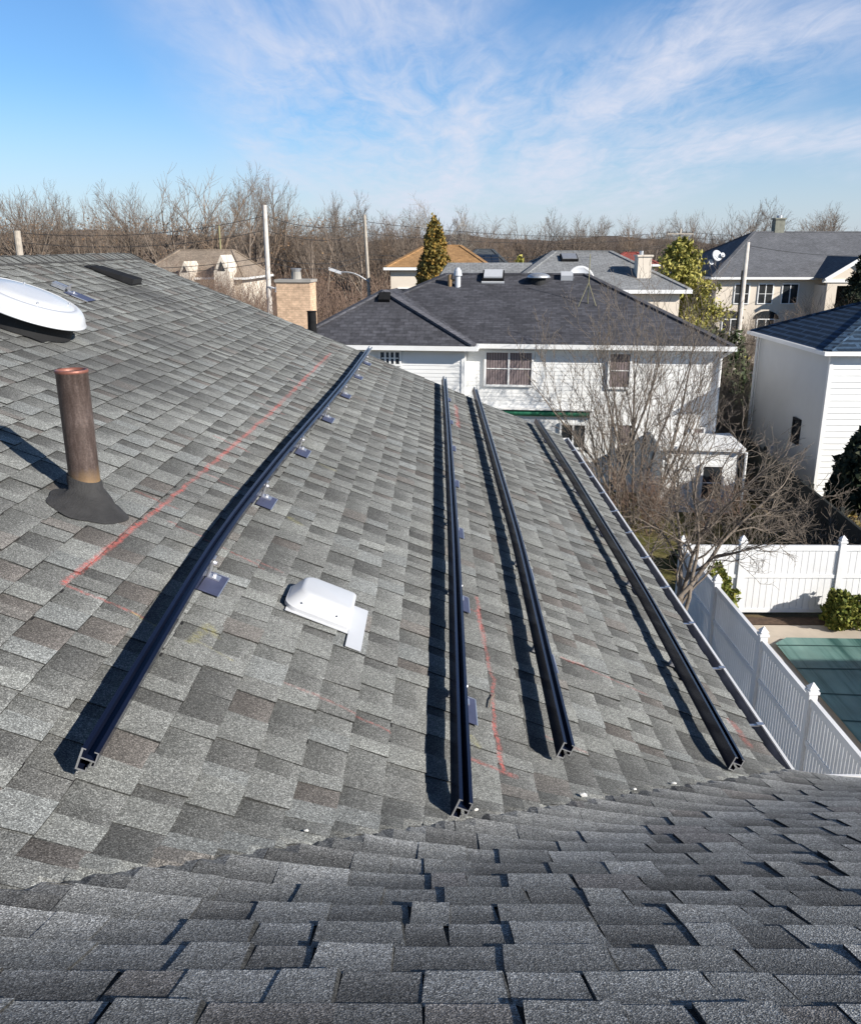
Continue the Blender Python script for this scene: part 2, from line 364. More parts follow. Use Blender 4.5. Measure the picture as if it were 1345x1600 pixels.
def ground_mat(name, a, b_, c, s1=0.12, s2=3.0):
    m, nt, b = newmat(name)
    pos = nd(nt, 'ShaderNodeNewGeometry').outputs['Position']
    n1 = nd(nt, 'ShaderNodeTexNoise', {'Vector': pos, 'Scale': s1, 'Detail': 8.0, 'Roughness': 0.7}).outputs[0]
    n2 = nd(nt, 'ShaderNodeTexNoise', {'Vector': pos, 'Scale': s2, 'Detail': 6.0, 'Roughness': 0.7}).outputs[0]
    cc = ramp(nt, n1, [(0.35, a), (0.5, b_), (0.65, c)])
    cc = mixc(nt, 1.0, cc, ramp(nt, n2, [(0.3, 0.55), (0.7, 1.4)]), 'MULTIPLY')
    nt.links.new(cc, b.inputs['Base Color']); b.inputs['Roughness'].default_value = 0.95
    b.inputs['Specular IOR Level'].default_value = 0.1
    bp = nd(nt, 'ShaderNodeBump', {'Strength': 0.8, 'Distance': 0.06, 'Height': n2})
    nt.links.new(bp.outputs[0], b.inputs['Normal'])
    return m


M_ground = ground_mat('leaf_litter_ground', (0.10, 0.085, 0.04), (0.16, 0.12, 0.07), (0.13, 0.12, 0.055))
M_lawn = ground_mat('winter_lawn', (0.085, 0.09, 0.025), (0.14, 0.125, 0.045), (0.19, 0.16, 0.075), 0.7, 9.0)
M_hill = ground_mat('wooded_hill_floor', (0.12, 0.092, 0.075), (0.15, 0.115, 0.092), (0.13, 0.107, 0.09), 0.05, 0.6)


def cover_mat():
    m, nt, b = newmat('green_pool_cover')
    pos = nd(nt, 'ShaderNodeNewGeometry').outputs['Position']
    mp = nd(nt, 'ShaderNodeMapping', {0: pos, 2: (0, 0, R(-28)), 3: (1.0, 0.06, 1)}).outputs[0]
    n = nd(nt, 'ShaderNodeTexNoise', {'Vector': mp, 'Scale': 2.4, 'Detail': 6.0, 'Roughness': 0.65}).outputs[0]
    c = ramp(nt, n, [(0.36, (0.03, 0.09, 0.08)), (0.48, (0.12, 0.225, 0.20)), (0.7, (0.18, 0.29, 0.255))])
    n2 = nd(nt, 'ShaderNodeTexNoise', {'Vector': pos, 'Scale': 1.2, 'Detail': 4.0}).outputs[0]
    c = mixc(nt, 1.0, c, ramp(nt, n2, [(0.3, 0.8), (0.7, 1.15)]), 'MULTIPLY')
    nt.links.new(c, b.inputs['Base Color']); b.inputs['Roughness'].default_value = 0.55
    return m


M_cover = cover_mat()


# ------------------------------------------------------------------ mesh builder
def vn(a):
    a = np.asarray(a, float); return a / (np.linalg.norm(a) + 1e-12)


class MB:
    def __init__(self):
        self.v, self.f, self.m, self.c = [], [], [], []

    def poly(self, pts, mi=0, cols=None):
        b = len(self.v)
        self.v.extend([tuple(map(float, p)) for p in pts])
        self.f.append(tuple(range(b, b + len(pts)))); self.m.append(mi)
        if cols is not None:
            self.c.extend(cols)

    def fbox(self, o, ex, ey, ez, xr, yr, zr, mi=0):
        o, ex, ey, ez = [np.asarray(t, float) for t in (o, ex, ey, ez)]
        b = len(self.v)
        for z in zr:
            for y in yr:
                for x in xr:
                    self.v.append(tuple(o + ex * x + ey * y + ez * z))
        for q in ((0, 2, 3, 1), (4, 5, 7, 6), (0, 1, 5, 4), (2, 6, 7, 3), (0, 4, 6, 2), (1, 3, 7, 5)):
            self.f.append(tuple(b + i for i in q)); self.m.append(mi)

    def box(self, x0, x1, y0, y1, z0, z1, mi=0):
        self.fbox((0, 0, 0), (1, 0, 0), (0, 1, 0), (0, 0, 1), (x0, x1), (y0, y1), (z0, z1), mi)

    def tube(self, p0, p1, r0, r1=None, k=8, mi=0, caps=True):
        r1 = r0 if r1 is None else r1
        p0, p1 = np.asarray(p0, float), np.asarray(p1, float)
        d = vn(p1 - p0); a = vn(np.cross(d, (0.31, 0.17, 0.93) if abs(d[2]) < 0.9 else (1, 0.1, 0))); c = np.cross(d, a)
        b = len(self.v)
        for p, r in ((p0, r0), (p1, r1)):
            for i in range(k):
                t = 2 * math.pi * i / k
                self.v.append(tuple(p + r * (math.cos(t) * a + math.sin(t) * c)))
        for i in range(k):
            j = (i + 1) % k
            self.f.append((b + i, b + j, b + k + j, b + k + i)); self.m.append(mi)
        if caps:
            self.f.append(tuple(b + i for i in reversed(range(k)))); self.m.append(mi)
            self.f.append(tuple(b + k + i for i in range(k))); self.m.append(mi)

    def path(self, pts, r, k=6, mi=0):
        for a, b in zip(pts[:-1], pts[1:]):
            self.tube(a, b, r, r, k, mi)

    def lathe(self, prof, o, ex, ey, ez, k=48, mi=0):
        o, ex, ey, ez = [np.asarray(t, float) for t in (o, ex, ey, ez)]
        b = len(self.v)
        for (r, z) in prof:
            for i in range(k):
                t = 2 * math.pi * i / k
                self.v.append(tuple(o + r * math.cos(t) * ex + r * math.sin(t) * ey + z * ez))
        for a in range(len(prof) - 1):
            for i in range(k):
                j = (i + 1) % k
                self.f.append((b + a * k + i, b + a * k + j, b + (a + 1) * k + j, b + (a + 1) * k + i)); self.m.append(mi)

    def build(self, name, mats, parent=None, origin=None, smooth=False, uv=False, tint=False):
        me = bpy.data.meshes.new(name)
        v = np.array(self.v, float).reshape(-1, 3)
        if origin is not None:
            v = v - np.asarray(origin, float)
        me.from_pydata(v.tolist(), [], self.f)
        for m in (mats if isinstance(mats, (list, tuple)) else [mats]):
            me.materials.append(m)
        me.polygons.foreach_set('material_index', self.m)
        if smooth:
            me.polygons.foreach_set('use_smooth', [True] * len(self.f))
        if uv:
            lay = me.uv_layers.new(name='UVMap')
            for p in me.polygons:
                n = p.normal
                if abs(n.z) > 0.999:
                    ux, vx = Vector((1, 0, 0)), Vector((0, 1, 0))
                else:
                    ux = Vector((0, 0, 1)).cross(n).normalized(); vx = n.cross(ux)
                for li in p.loop_indices:
                    co = me.vertices[me.loops[li].vertex_index].co
                    lay.data[li].uv = (co.dot(ux), co.dot(vx))
        if tint:
            at = me.color_attributes.new('tint', 'FLOAT_COLOR', 'CORNER')
            at.data.foreach_set('color', np.array(self.c, np.float32).reshape(-1))
        me.update()
        o = bpy.data.objects.new(name, me); COL.objects.link(o)
        if parent is not None:
            o.parent = parent
        return o


def thing(name, label, cat, loc=(0, 0, 0), rz=0.0, group=None):
    o = bpy.data.objects.new(name, None); COL.objects.link(o)
    o.location = tuple(map(float, loc)); o.rotation_euler = (0, 0, rz); o.empty_display_size = 0.2
    o['label'] = label; o['category'] = cat
    if group:
        o['group'] = group
    return o


def tag(o, label, cat, group=None):
    o['label'] = label; o['category'] = cat
    if group:
        o['group'] = group
    return o


def struct(o, kind='structure'):
    o['kind'] = kind; return o


def copy_tree(o, parent=None):
    c = o.copy(); COL.objects.link(c)
    if parent is not None:
        c.parent = parent
    for ch in list(o.children):
        copy_tree(ch, c)
    return c


# ------------------------------------------------------------------ our roof
S_M, Z0 = 0.41774, -1.7613                 # sunny slope: z = Z0 - S_M * x
XE, YC = 1.68, 3.60                        # eave line of the slope; eave line of the wing
ZE = Z0 - S_M * XE
S_L = 0.521                                # wing slope: z = ZE + S_L * (YC - y)
XR = -3.95; ZR = Z0 - S_M * XR             # ridge
YR = YC - (ZR - ZE) / S_L
YK = 11.5                                  # rake end
TH = math.atan(S_M); EN = np.array([math.sin(TH), 0, math.cos(TH)]); ES = np.array([math.cos(TH), 0, -math.sin(TH)]); EY = np.array([0, 1.0, 0])


def rp(x, y, h=0.0):
    """point h above the sunny slope over plan position x, y"""
    return np.array([x, y, Z0 - S_M * x]) + h * EN


def zmain(x, y): return Z0 - S_M * x
def zlow(x, y): return ZE + S_L * (YC - y)


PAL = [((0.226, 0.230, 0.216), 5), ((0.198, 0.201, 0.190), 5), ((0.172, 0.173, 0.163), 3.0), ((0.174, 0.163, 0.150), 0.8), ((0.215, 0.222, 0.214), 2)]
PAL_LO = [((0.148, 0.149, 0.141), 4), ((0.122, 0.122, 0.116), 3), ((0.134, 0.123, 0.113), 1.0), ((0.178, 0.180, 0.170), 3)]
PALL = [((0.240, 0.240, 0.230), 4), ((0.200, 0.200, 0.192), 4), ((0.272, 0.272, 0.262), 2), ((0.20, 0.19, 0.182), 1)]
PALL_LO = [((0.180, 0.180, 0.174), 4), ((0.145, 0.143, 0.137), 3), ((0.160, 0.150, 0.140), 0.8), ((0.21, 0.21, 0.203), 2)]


def shingles(mb, amin, amax, nb, e, P, other, seed, pal, pal_lo, lift, base_t=0.0045, tab_t=0.005, wmin=0.11, wmax=0.30, slot=0.005, pslot=0.6, hv=0.0, shade_band=0.0):
    """courses along a, up-slope b; P(a,b,h) -> point; other(pt) -> depth below the crossing slope"""
    rg = random.Random(seed)
    ws = [w for _, w in pal]; cs = [c for c, _ in pal]; wl = [w for _, w in pal_lo]; cl_ = [c for c, _ in pal_lo]
    K = 0.24

    def put(a, b, h):
        p = P(a, b, h)
        d = other(p)
        if abs(d) < 0.14:                 # lie flat where the two slopes meet: a clean trimmed valley
            t_ = (abs(d) / 0.14) ** 2
            p = P(a, b, hv * (1 - t_) + h * t_)
            d = other(p)
        if abs(d) < K:
            p = p + np.array([0, 0, (K - abs(d)) ** 2 / (4 * K)])
        return p

    for k in range(nb):
        b0, b1 = k * e, (k + 1) * e + 0.004
        wob = rg.uniform(-0.004, 0.004)
        a = amin - rg.uniform(0, 0.3)
        up = rg.random() < 0.5
        prevc = None
        while a < amax:
            w = rg.uniform(wmin, wmax)
            up = (not up) if rg.random() < 0.86 else up
            a0, a1 = max(a, amin), min(a + w, amax)
            a += w
            if a1 - a0 < 0.01:
                continue
            mid = P((a0 + a1) / 2, b0, 0)
            if other(mid) < -0.24:
                continue
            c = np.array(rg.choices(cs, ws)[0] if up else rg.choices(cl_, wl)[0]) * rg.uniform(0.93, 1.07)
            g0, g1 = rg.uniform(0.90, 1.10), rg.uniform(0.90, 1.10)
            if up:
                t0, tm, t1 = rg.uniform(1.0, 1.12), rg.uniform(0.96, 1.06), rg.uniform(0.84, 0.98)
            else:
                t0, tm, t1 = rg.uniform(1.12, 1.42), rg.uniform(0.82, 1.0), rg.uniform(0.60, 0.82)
            t0, t1 = t0 * (1 + 0.6 * shade_band), t1 * (1 - shade_band)  # course shading painted into the tint: lighter lower edge, darker upslope
            gp = slot * rg.uniform(0.5, 1.6) if rg.random() < pslot and other(mid) > 0.2 else 0.0
            tt = tab_t * rg.uniform(0.35, 1.15)
            hb = base_t + (tt if up else 0.0)
            ht = (tt * 0.8 if up else 0.0)
            lf = lift if other(mid) > 0.35 else lift * 0.12
            la, lb = rg.random() ** 3 * lf, rg.random() ** 3 * lf
            if not up:
                la, lb = la * 0.25, lb * 0.25
            bb = b0 + wob + rg.uniform(-0.0015, 0.0015) - (0.003 if up else 0)
            sk = rg.uniform(-0.006, 0.006)
            na = 3 if lift > 0.004 else 2
            A = [a0 + (a1 - a0) * i / na for i in range(na + 1)]
            rows = []
            for (tb, bv) in ((0, bb), (0.5, bb + (b1 - bb) * 0.45), (1, b1)):
                row = []
                for i, av in enumerate(A):
                    t = i / na
                    l = (la * (1 - t) ** 2 + lb * t ** 2) * (1 - tb) ** 2
                    h = hb * (1 - tb) + ht * tb + l
                    edge = (sk * tb if 0 < i < na or up else 0) - (gp * (1 - tb) ** 0.7 if i == na else 0)
                    row.append(put(av + edge, bv, h))
                rows.append(row)

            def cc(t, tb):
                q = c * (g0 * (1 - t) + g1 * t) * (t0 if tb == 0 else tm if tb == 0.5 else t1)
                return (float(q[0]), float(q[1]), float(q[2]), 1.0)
            for j, (ta, tb) in enumerate(((0, 0.5), (0.5, 1))):
                for i in range(na):
                    mb.poly([rows[j][i], rows[j][i + 1], rows[j + 1][i + 1], rows[j + 1][i]], 0,
                            [cc(i / na, ta), cc((i + 1) / na, ta), cc((i + 1) / na, tb), cc(i / na, tb)])
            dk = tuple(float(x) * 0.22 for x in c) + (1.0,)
            if gp:                    # near-black strip paints the shadow in the slot beside the tab
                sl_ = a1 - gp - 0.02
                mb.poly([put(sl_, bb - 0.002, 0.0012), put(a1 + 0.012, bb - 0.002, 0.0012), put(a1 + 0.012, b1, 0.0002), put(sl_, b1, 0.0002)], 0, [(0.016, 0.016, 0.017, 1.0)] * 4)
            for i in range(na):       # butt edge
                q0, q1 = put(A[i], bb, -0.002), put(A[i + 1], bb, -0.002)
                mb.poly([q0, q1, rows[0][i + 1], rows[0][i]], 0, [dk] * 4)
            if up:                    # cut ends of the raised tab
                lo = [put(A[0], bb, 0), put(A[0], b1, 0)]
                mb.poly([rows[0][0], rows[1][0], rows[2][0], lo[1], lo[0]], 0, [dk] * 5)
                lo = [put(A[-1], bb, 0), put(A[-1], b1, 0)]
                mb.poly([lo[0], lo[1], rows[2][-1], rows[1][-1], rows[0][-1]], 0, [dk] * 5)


house = thing('shingled_house', 'grey shingled house in the foreground, carrying the solar mounting rails', 'house', (0, 0, GZ))
HO = (0, 0, GZ)
mb = MB()
SLEN = (XE - XR) / math.cos(TH)


def P_main(a, b, h): return np.array([XE, 0, ZE]) + EY * a - ES * b + EN * h


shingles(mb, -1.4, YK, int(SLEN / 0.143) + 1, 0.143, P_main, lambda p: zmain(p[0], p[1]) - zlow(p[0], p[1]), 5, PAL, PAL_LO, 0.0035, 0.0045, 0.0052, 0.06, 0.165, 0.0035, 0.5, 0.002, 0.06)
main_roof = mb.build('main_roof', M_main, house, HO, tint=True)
mb = MB()
TL = math.atan(S_L); ELU = np.array([0, -math.cos(TL), math.sin(TL)]); ELN = np.array([0, math.sin(TL), math.cos(TL)])


def P_low(a, b, h): return np.array([0, YC, ZE]) + np.array([1.0, 0, 0]) * (a) + ELU * b + ELN * h


LLEN = (YC - YR) / math.cos(TL)
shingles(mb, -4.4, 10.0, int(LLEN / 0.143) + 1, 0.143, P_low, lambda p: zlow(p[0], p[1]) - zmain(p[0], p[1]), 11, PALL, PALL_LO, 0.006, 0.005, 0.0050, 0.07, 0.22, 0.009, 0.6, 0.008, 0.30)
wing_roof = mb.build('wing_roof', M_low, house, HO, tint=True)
wing_roof['label'] = 'darker shingled wing roof sloping down to the valley'

# ridge caps along the ridge, back slopes, walls
mb = MB(); rg = random.Random(3)
y = -0.95
while y < YK:
    c = np.array(rg.choices([c for c, _ in PAL], [w for _, w in PAL])[0]) * 0.85
    cq = (*map(float, c), 1.0); h0, h1 = 0.026 + rg.uniform(0, 0.006), 0.012
    pts0 = []
    for (dx, dz) in ((-0.16, -0.16 * S_M), (-0.05, -0.012), (0.05, -0.012), (0.16, -0.16 * S_M)):
        pts0.append((dx, dz))
    y1 = min(y + 0.30, YK + 0.02); near, far = [], []
    for dx, dz in pts0:
        near.append((XR + dx, y, ZR + dz + h0)); far.append((XR + dx * 0.97, y1, ZR + dz + h1))
    for i in range(3):
        mb.poly([near[i], near[i + 1], far[i + 1], far[i]], 0, [cq] * 4)
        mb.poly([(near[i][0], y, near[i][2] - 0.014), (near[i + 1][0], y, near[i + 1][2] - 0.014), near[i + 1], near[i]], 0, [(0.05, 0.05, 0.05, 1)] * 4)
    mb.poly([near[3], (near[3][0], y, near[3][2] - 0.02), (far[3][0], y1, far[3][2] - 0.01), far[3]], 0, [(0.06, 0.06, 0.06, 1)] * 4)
    y += 0.143
mb.build('ridge_cap', M_main, house, HO, tint=True)
mb = MB()
g = [(0.2, 0.2, 0.19, 1)] * 4
mb.poly([(XR, YR - 0.0, ZR), (XR, YK, ZR), (XR - 5.6, YK, ZR - 5.6 * S_M), (XR - 5.6, -5.4, ZR - 5.6 * S_M)], 0, g)
mb.poly([(XR, YR, ZR), (XR - 5.6, -5.4, ZR - 4.5 * S_L), (10, -5.4, ZR - 4.5 * S_L), (10, YR, ZR)], 0, g)
mb.build('back_slope', M_low, house, HO, tint=True)
mb = MB()
zb = ZE - 0.22
mb.box(XR - 5.3, 1.30, -5.0, YK - 0.3, GZ, zb)
mb.box(1.302, 9.7, -5.0, YC - 0.36, GZ, zb - 0.003)
mb.poly([(XR - 5.3, YK - 0.3, zb), (1.3, YK - 0.3, zb), (XR, YK - 0.3, ZR - 0.2)])
mb.poly([(9.7, -5.0, zb), (9.7, YC - 0.36, zb), (9.7, YR, ZR - 0.2)])
mb.build('house_wall', M_sid, house, HO)
# rake board and drip edge
mb = MB()
L = SLEN
mb.fbox((XE, YK, ZE), EY, -ES, EN, (-0.03, 0.022), (0.0, L), (-0.16, -0.012), 0)
mb.fbox((XE, YK, ZE), EY, -ES, EN, (-0.10, 0.03), (0.0, L), (-0.010, -0.003), 1)
mb.build('rake_board', [M_fascia, M_slant], house, HO)
# deck under the shingles (closes the sheet from below)
mb = MB()
mb.fbox((XE, 0, ZE), EY, -ES, EN, (3.4, YK - 0.1), (0.0, L), (-0.05, -0.02), 0)
mb.fbox((0, YC, ZE), (1, 0, 0), ELU, ELN, (1.5, 10), (0.0, LLEN), (-0.05, -0.02), 0)
mb.build('roof_deck', M_wood, house, HO)


def gutter(axis, a0, a1, base, out):
    """K-style trough: base = back top edge point at a0, out = outward unit vector"""
    ax = np.asarray(axis, float); out = np.asarray(out, float); up_ = np.array([0, 0, 1.0])
    prof = [(0.0, 0.0), (0.0, -0.10), (0.055, -0.10), (0.07, -0.055), (0.095, -0.02), (0.095, 0.004), (0.080, 0.004), (0.080, -0.008)]
    m = MB()
    o = np.asarray(base, float)
    def pt(a, q): return o + ax * (a - a0) + out * q[0] + up_ * q[1]
    n = len(prof)
    for i in range(n - 1):
        m.poly([pt(a0, prof[i]), pt(a1, prof[i]), pt(a1, prof[i + 1]), pt(a0, prof[i + 1])], 0)
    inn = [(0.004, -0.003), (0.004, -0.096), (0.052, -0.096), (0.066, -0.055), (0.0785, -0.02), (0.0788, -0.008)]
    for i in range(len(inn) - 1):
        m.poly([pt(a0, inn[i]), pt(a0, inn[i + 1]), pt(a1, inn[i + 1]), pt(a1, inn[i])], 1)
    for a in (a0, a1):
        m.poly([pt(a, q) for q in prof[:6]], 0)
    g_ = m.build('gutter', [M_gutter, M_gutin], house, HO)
    k = 0
    a = a0 + 0.45
    while a < a1 - 0.1:
        h = MB()
        h.fbox(pt(a, (0, 0)), ax, out, up_, (-0.010, 0.010), (-0.03, 0.088), (-0.006, -0.001))
        h.fbox(pt(a, (0.086, 0)), ax, out, up_, (-0.014, 0.014), (-0.03, 0.006), (0.0045, 0.0075))
        h.build('gutter_hanger', M_alu, g_, HO)
        a += 0.66
    return g_


gutter((0, 1, 0), YC + 0.12, YK, (XE + 0.01, YC + 0.12, ZE - 0.035), (1, 0, 0))
gutter((1, 0, 0), XE + 0.14, 9.9, (XE + 0.14, YC + 0.012, ZE - 0.037), (0, 1, 0))
mb = MB()
mb.box(XE - 0.02, XE + 0.006, YC + 0.1, YK - 0.04, ZE - 0.2, ZE - 0.03)
mb.box(XE + 0.02, 9.9, YC - 0.016, YC + 0.008, ZE - 0.2, ZE - 0.032)
mb.build('fascia_board', M_fascia, house, HO)

# ------------------------------------------------------------------ mounting rails
RS = 1.12
RAILS = [
    ('upslope and longest black mounting rail, ending near the white hood vent', [(-0.945, 1.96), (-1.01, 3.6), (-1.0, 5.19), (-0.965, 6.82), (-0.93, 8.75), (-0.915, 11.5)], [3.42, 4.63, 5.86, 7.1, 8.33, 9.58, 10.75], 1),
    ('second black mounting rail from the ridge, running beside the long red chalk line', [(0.05, 2.33), (0.072, 4.86), (0.072, 7.93), (0.062, 11.6)], [3.17, 4.27, 5.46, 6.7, 7.95, 9.2, 10.6], 1),
    ('third black mounting rail from the ridge, close below the one by the red chalk line', [(0.472, 2.94), (0.512, 5.38), (0.502, 7.67), (0.482, 11.8)], [3.95, 5.2, 6.45, 7.7, 8.9, 10.2], 1),
    ('lowest black mounting rail, just above the white gutter', [(1.32, 3.39), (1.37, 5.49), (1.35, 8.32), (1.285, 11.3)], [4.5, 5.75, 7.0, 8.2, 9.4, 10.5], 1),
]
SECT = [((0, 0.005), (0.0, 0.062)), ((0.0052, 0.026), (0.0, 0.005)), ((0.0052, 0.0388), (0.033, 0.037)), ((0.039, 0.042), (0.020, 0.062)),
        ((0.0052, 0.011), (0.0588, 0.062)), ((0.031, 0.0388), (0.0588, 0.062)), ((0.033, 0.0388), (0.020, 0.0228)), ((0.0235, 0.0262), (0.0052, 0.014))]
H_R = 0.048                                # underside of the rail above the shingles
for (lab, pts, feet, side) in RAILS:
    t = thing('mounting_rail', lab, 'mounting rail', rp(pts[0][0], pts[0][1]), group='black mounting rails on the roof')
    O = t.location
    ys = np.linspace(pts[0][1], pts[-1][1], 25)
    xs = np.interp(ys, [p[1] for p in pts], [p[0] for p in pts])
    ker = np.array([1, 2, 1]) / 4.0
    for _ in range(2):
        xs[1:-1] = np.convolve(xs, ker, 'valid')
    mb = MB()
    for (sr, hr) in SECT:
        rings = []
        for x, y in zip(xs, ys):
            rings.append([rp(x, y, H_R + h * RS) + ES * (s - 0.021) * RS for s, h in ((sr[0], hr[0]), (sr[1], hr[0]), (sr[1], hr[1]), (sr[0], hr[1]))])
        for a, b in zip(rings[:-1], rings[1:]):
            for i in range(4):
                j = (i + 1) % 4
                mb.poly([a[i], b[i], b[j], a[j]], 0)
        mb.poly(rings[0], 1); mb.poly(list(reversed(rings[-1])), 1)
    mb.build('rail', [M_rail, M_alu], t, O)
    for fy in feet:
        fx = float(np.interp(fy, ys, xs))
        o = rp(fx, fy, 0.0)
        fl = MB()
        fl.fbox(o, ES, EY, EN, (0.020, 0.106), (-0.155, 0.045), (0.0125, 0.0145), 0)
        fl.fbox(o, ES, EY, EN, (0.1065, 0.111), (-0.158, 0.048), (0.012, 0.0153), 1)
        fl.fbox(o, ES, EY, EN, (0.020, 0.106), (0.0455, 0.050), (0.0122, 0.0155), 1)
        fl.build('flashing_plate', [M_flash, M_alu], t, O)
        br = MB()
        br.fbox(o, ES, EY, EN, (0.0245, 0.0305), (-0.022, 0.022), (0.021, 0.104), 0)
        br.fbox(o, ES, EY, EN, (0.0245, 0.078), (-0.022, 0.022), (0.015, 0.0208), 0)
        br.tube(o + ES * 0.052 + EN * 0.021, o + ES * 0.052 + EN * 0.034, 0.008, 0.008, 6)
        br.tube(o + ES * 0.0307 + EN * 0.08, o + ES * 0.043 + EN * 0.08, 0.008, 0.008, 6)
        br.fbox(o, ES, EY, EN, (-0.016, 0.0240), (-0.016, 0.016), (0.015, 0.0478), 0)
        br.build('foot_bracket', M_alu, t, O)

# ------------------------------------------------------------------ vents and pipes on our roof
# rusted iron vent pipe with tar collar
PXp, PYp = -1.585, 3.75
zb = zmain(PXp, 0)
t = thing('vent_pipe', 'upright rusted iron vent pipe set in a black tar collar on the shingles', 'vent pipe', (PXp, PYp, zb))
mb = MB()
zt = zb + 0.585
prof = [(0.066, -0.06), (0.066, 0.20), (0.067, 0.4), (0.0675, 0.57), (0.0695, 0.573), (0.070, 0.583), (0.067, 0.585), (0.058, 0.585), (0.057, 0.57), (0.056, 0.2)]
mb.lathe(prof, (PXp, PYp, zb), (1, 0, 0), (0, 1, 0), (0, 0, 1), 40, 0)
mb.build('pipe', M_rust, t, t.location, smooth=True)
mb = MB()
rg = random.Random(8); k = 40
rings = []
for (r, h, sh) in [(0.066, 0.085, 0), (0.073, 0.08, 0), (0.077, 0.045, 0.0), (0.092, 0.045, 0.03), (0.108, 0.032, 0.07), (0.128, 0.021, 0.10), (0.15, 0.0145, 0.12), (0.172, 0.0085, 0.13)]:
    ring = []
    for i in range(k):
        a = 2 * math.pi * i / k
        stretch = 1.0
        if r > 0.09:
            stretch = 1 + 0.05 * math.sin(3 * a + 1) + 0.03 * math.sin(7 * a) + rg.uniform(-0.01, 0.01)
        rr = r * stretch
        x = PXp + rr * math.cos(a) * (0.93 if r > 0.09 else 1) + sh * 0.25
        y = PYp + rr * math.sin(a) * 0.95 - sh * 0.75
        z = zb + h + 0.02 if r < 0.085 else None
        q = rp(x, y, h) if z is None else np.array([x, y, z - 0.35 * (x - PXp)])
        ring.append(q)
    rings.append(ring)
for a, b in zip(rings[:-1], rings[1:]):
    for i in range(k):
        j = (i + 1) % k
        mb.poly([b[i], b[j], a[j], a[i]])
o = mb.build('tar_collar', M_tar, t, t.location)
bm = bmesh.new(); bm.from_mesh(o.data); bmesh.ops.remove_doubles(bm, verts=bm.verts, dist=1e-4); bm.to_mesh(o.data); bm.free()
o.data.polygons.foreach_set('use_smooth', [True] * len(o.data.polygons))

# white dome attic fan
DX, DYY = -2.93, 6.2
t = thing('attic_fan', 'large round white metal attic fan with a dark gap under its dome', 'roof fan', rp(DX, DYY))
O = t.location; fo = rp(DX, DYY)
mb = MB()
prof = [(0.385, 0.125), (0.402, 0.125), (0.404, 0.132), (0.398, 0.137), (0.392, 0.15), (0.383, 0.175), (0.362, 0.203), (0.335, 0.222), (0.308, 0.230), (0.300, 0.219), (0.288, 0.219), (0.278, 0.232), (0.15, 0.243), (0.0, 0.244)]
mb.lathe(prof, fo, ES, EY, EN, 72, 0)
mb.build('dome', M_wmetal, t, O, smooth=True)
for q in range(4):
    mb = MB(); a = q * math.pi / 2 + 0.6
    c_ = fo + ES * 0.262 * math.cos(a) + EY * 0.262 * math.sin(a)
    mb.tube(c_ + EN * 0.236, c_ + EN * 0.246, 0.009, 0.007, 8); mb.build('dome_screw', M_steel, t, O)
mb = MB()
mb.lathe([(0.33, 0.012), (0.33, 0.135), (0.37, 0.14), (0.0, 0.142)], fo, ES, EY, EN, 48, 0)
mb.build('fan_screen', M_black, t, O)
mb = MB()
mb.fbox(fo, ES, EY, EN, (-0.34, 0.27), (-0.28, 0.28), (0.012, 0.0155))
mb.build('base_flashing', M_black, t, O)

# white hood vent
t = thing('hood_vent', 'small white metal hood vent with an L shaped flange beside the uppermost rail', 'roof vent', rp(-0.47, 3.5))
O = t.location; ho = rp(-0.5, 3.52)
mb = MB()


def hood_ring(s0, s1, y0, y1, h, r):
    out = []
    for (cx_, cy_, a0) in ((s1 - r[1], y1 - r[1], 0), (s0 + r[0], y1 - r[0], 90), (s0 + r[0], y0 + r[0], 180), (s1 - r[1], y0 + r[1], 270)):
        rr = r[1] if a0 in (0, 270) else r[0]
        for q in range(5):
            a = R(a0 + q * 22.5)
            out.append(ho + ES * (cx_ + rr * math.cos(a)) + EY * (cy_ + rr * math.sin(a)) + EN * h)
    return out


rings = [hood_ring(-0.175, 0.125, -0.128, 0.125, 0.014, (0.06, 0.012)), hood_ring(-0.175, 0.125, -0.128, 0.125, 0.030, (0.06, 0.012)), hood_ring(-0.168, 0.120, -0.118, 0.119, 0.034, (0.056, 0.012)),
         hood_ring(-0.132, 0.114, -0.088, 0.112, 0.088, (0.05, 0.016)), hood_ring(-0.124, 0.108, -0.080, 0.106, 0.094, (0.046, 0.016)), hood_ring(-0.114, 0.10, -0.070, 0.096, 0.0965, (0.04, 0.014))]
for a, b in zip(rings[:-1], rings[1:]):
    n = len(a)
    for i in range(n):
        j = (i + 1) % n
        mb.poly([a[i], a[j], b[j], b[i]])
mb.poly(rings[-1])
o = mb.build('hood', M_wmetal, t, O)
bm = bmesh.new(); bm.from_mesh(o.data); bmesh.ops.remove_doubles(bm, verts=bm.verts, dist=1e-4); bm.to_mesh(o.data); bm.free()
o.data.polygons.foreach_set('use_smooth', [True] * len(o.data.polygons)); o.data.set_sharp_from_angle(angle=R(38))
mb = MB()
mb.fbox(ho, ES, EY, EN, (0.126, 0.195), (-0.265, 0.15), (0.0135, 0.0165))
mb.fbox(ho, ES, EY, EN, (-0.16, 0.1255), (-0.147, -0.1285), (0.013, 0.0155))
mb.fbox(ho, ES, EY, EN, (-0.16, 0.1255), (-0.128, 0.125), (0.0115, 0.0135))
mb.build('flange', M_wmetal, t, O)
for (s_, y_) in ((-0.10, -0.106), (0.06, -0.106), (0.11, 0.03)):
    mb = MB(); q = ho + ES * s_ + EY * y_ + EN * 0.058
    mb.tube(q - EY * 0.004, q - EY * 0.008 + EN * 0.003, 0.004, 0.004, 6); mb.build('hood_screw', M_steel, t, O)

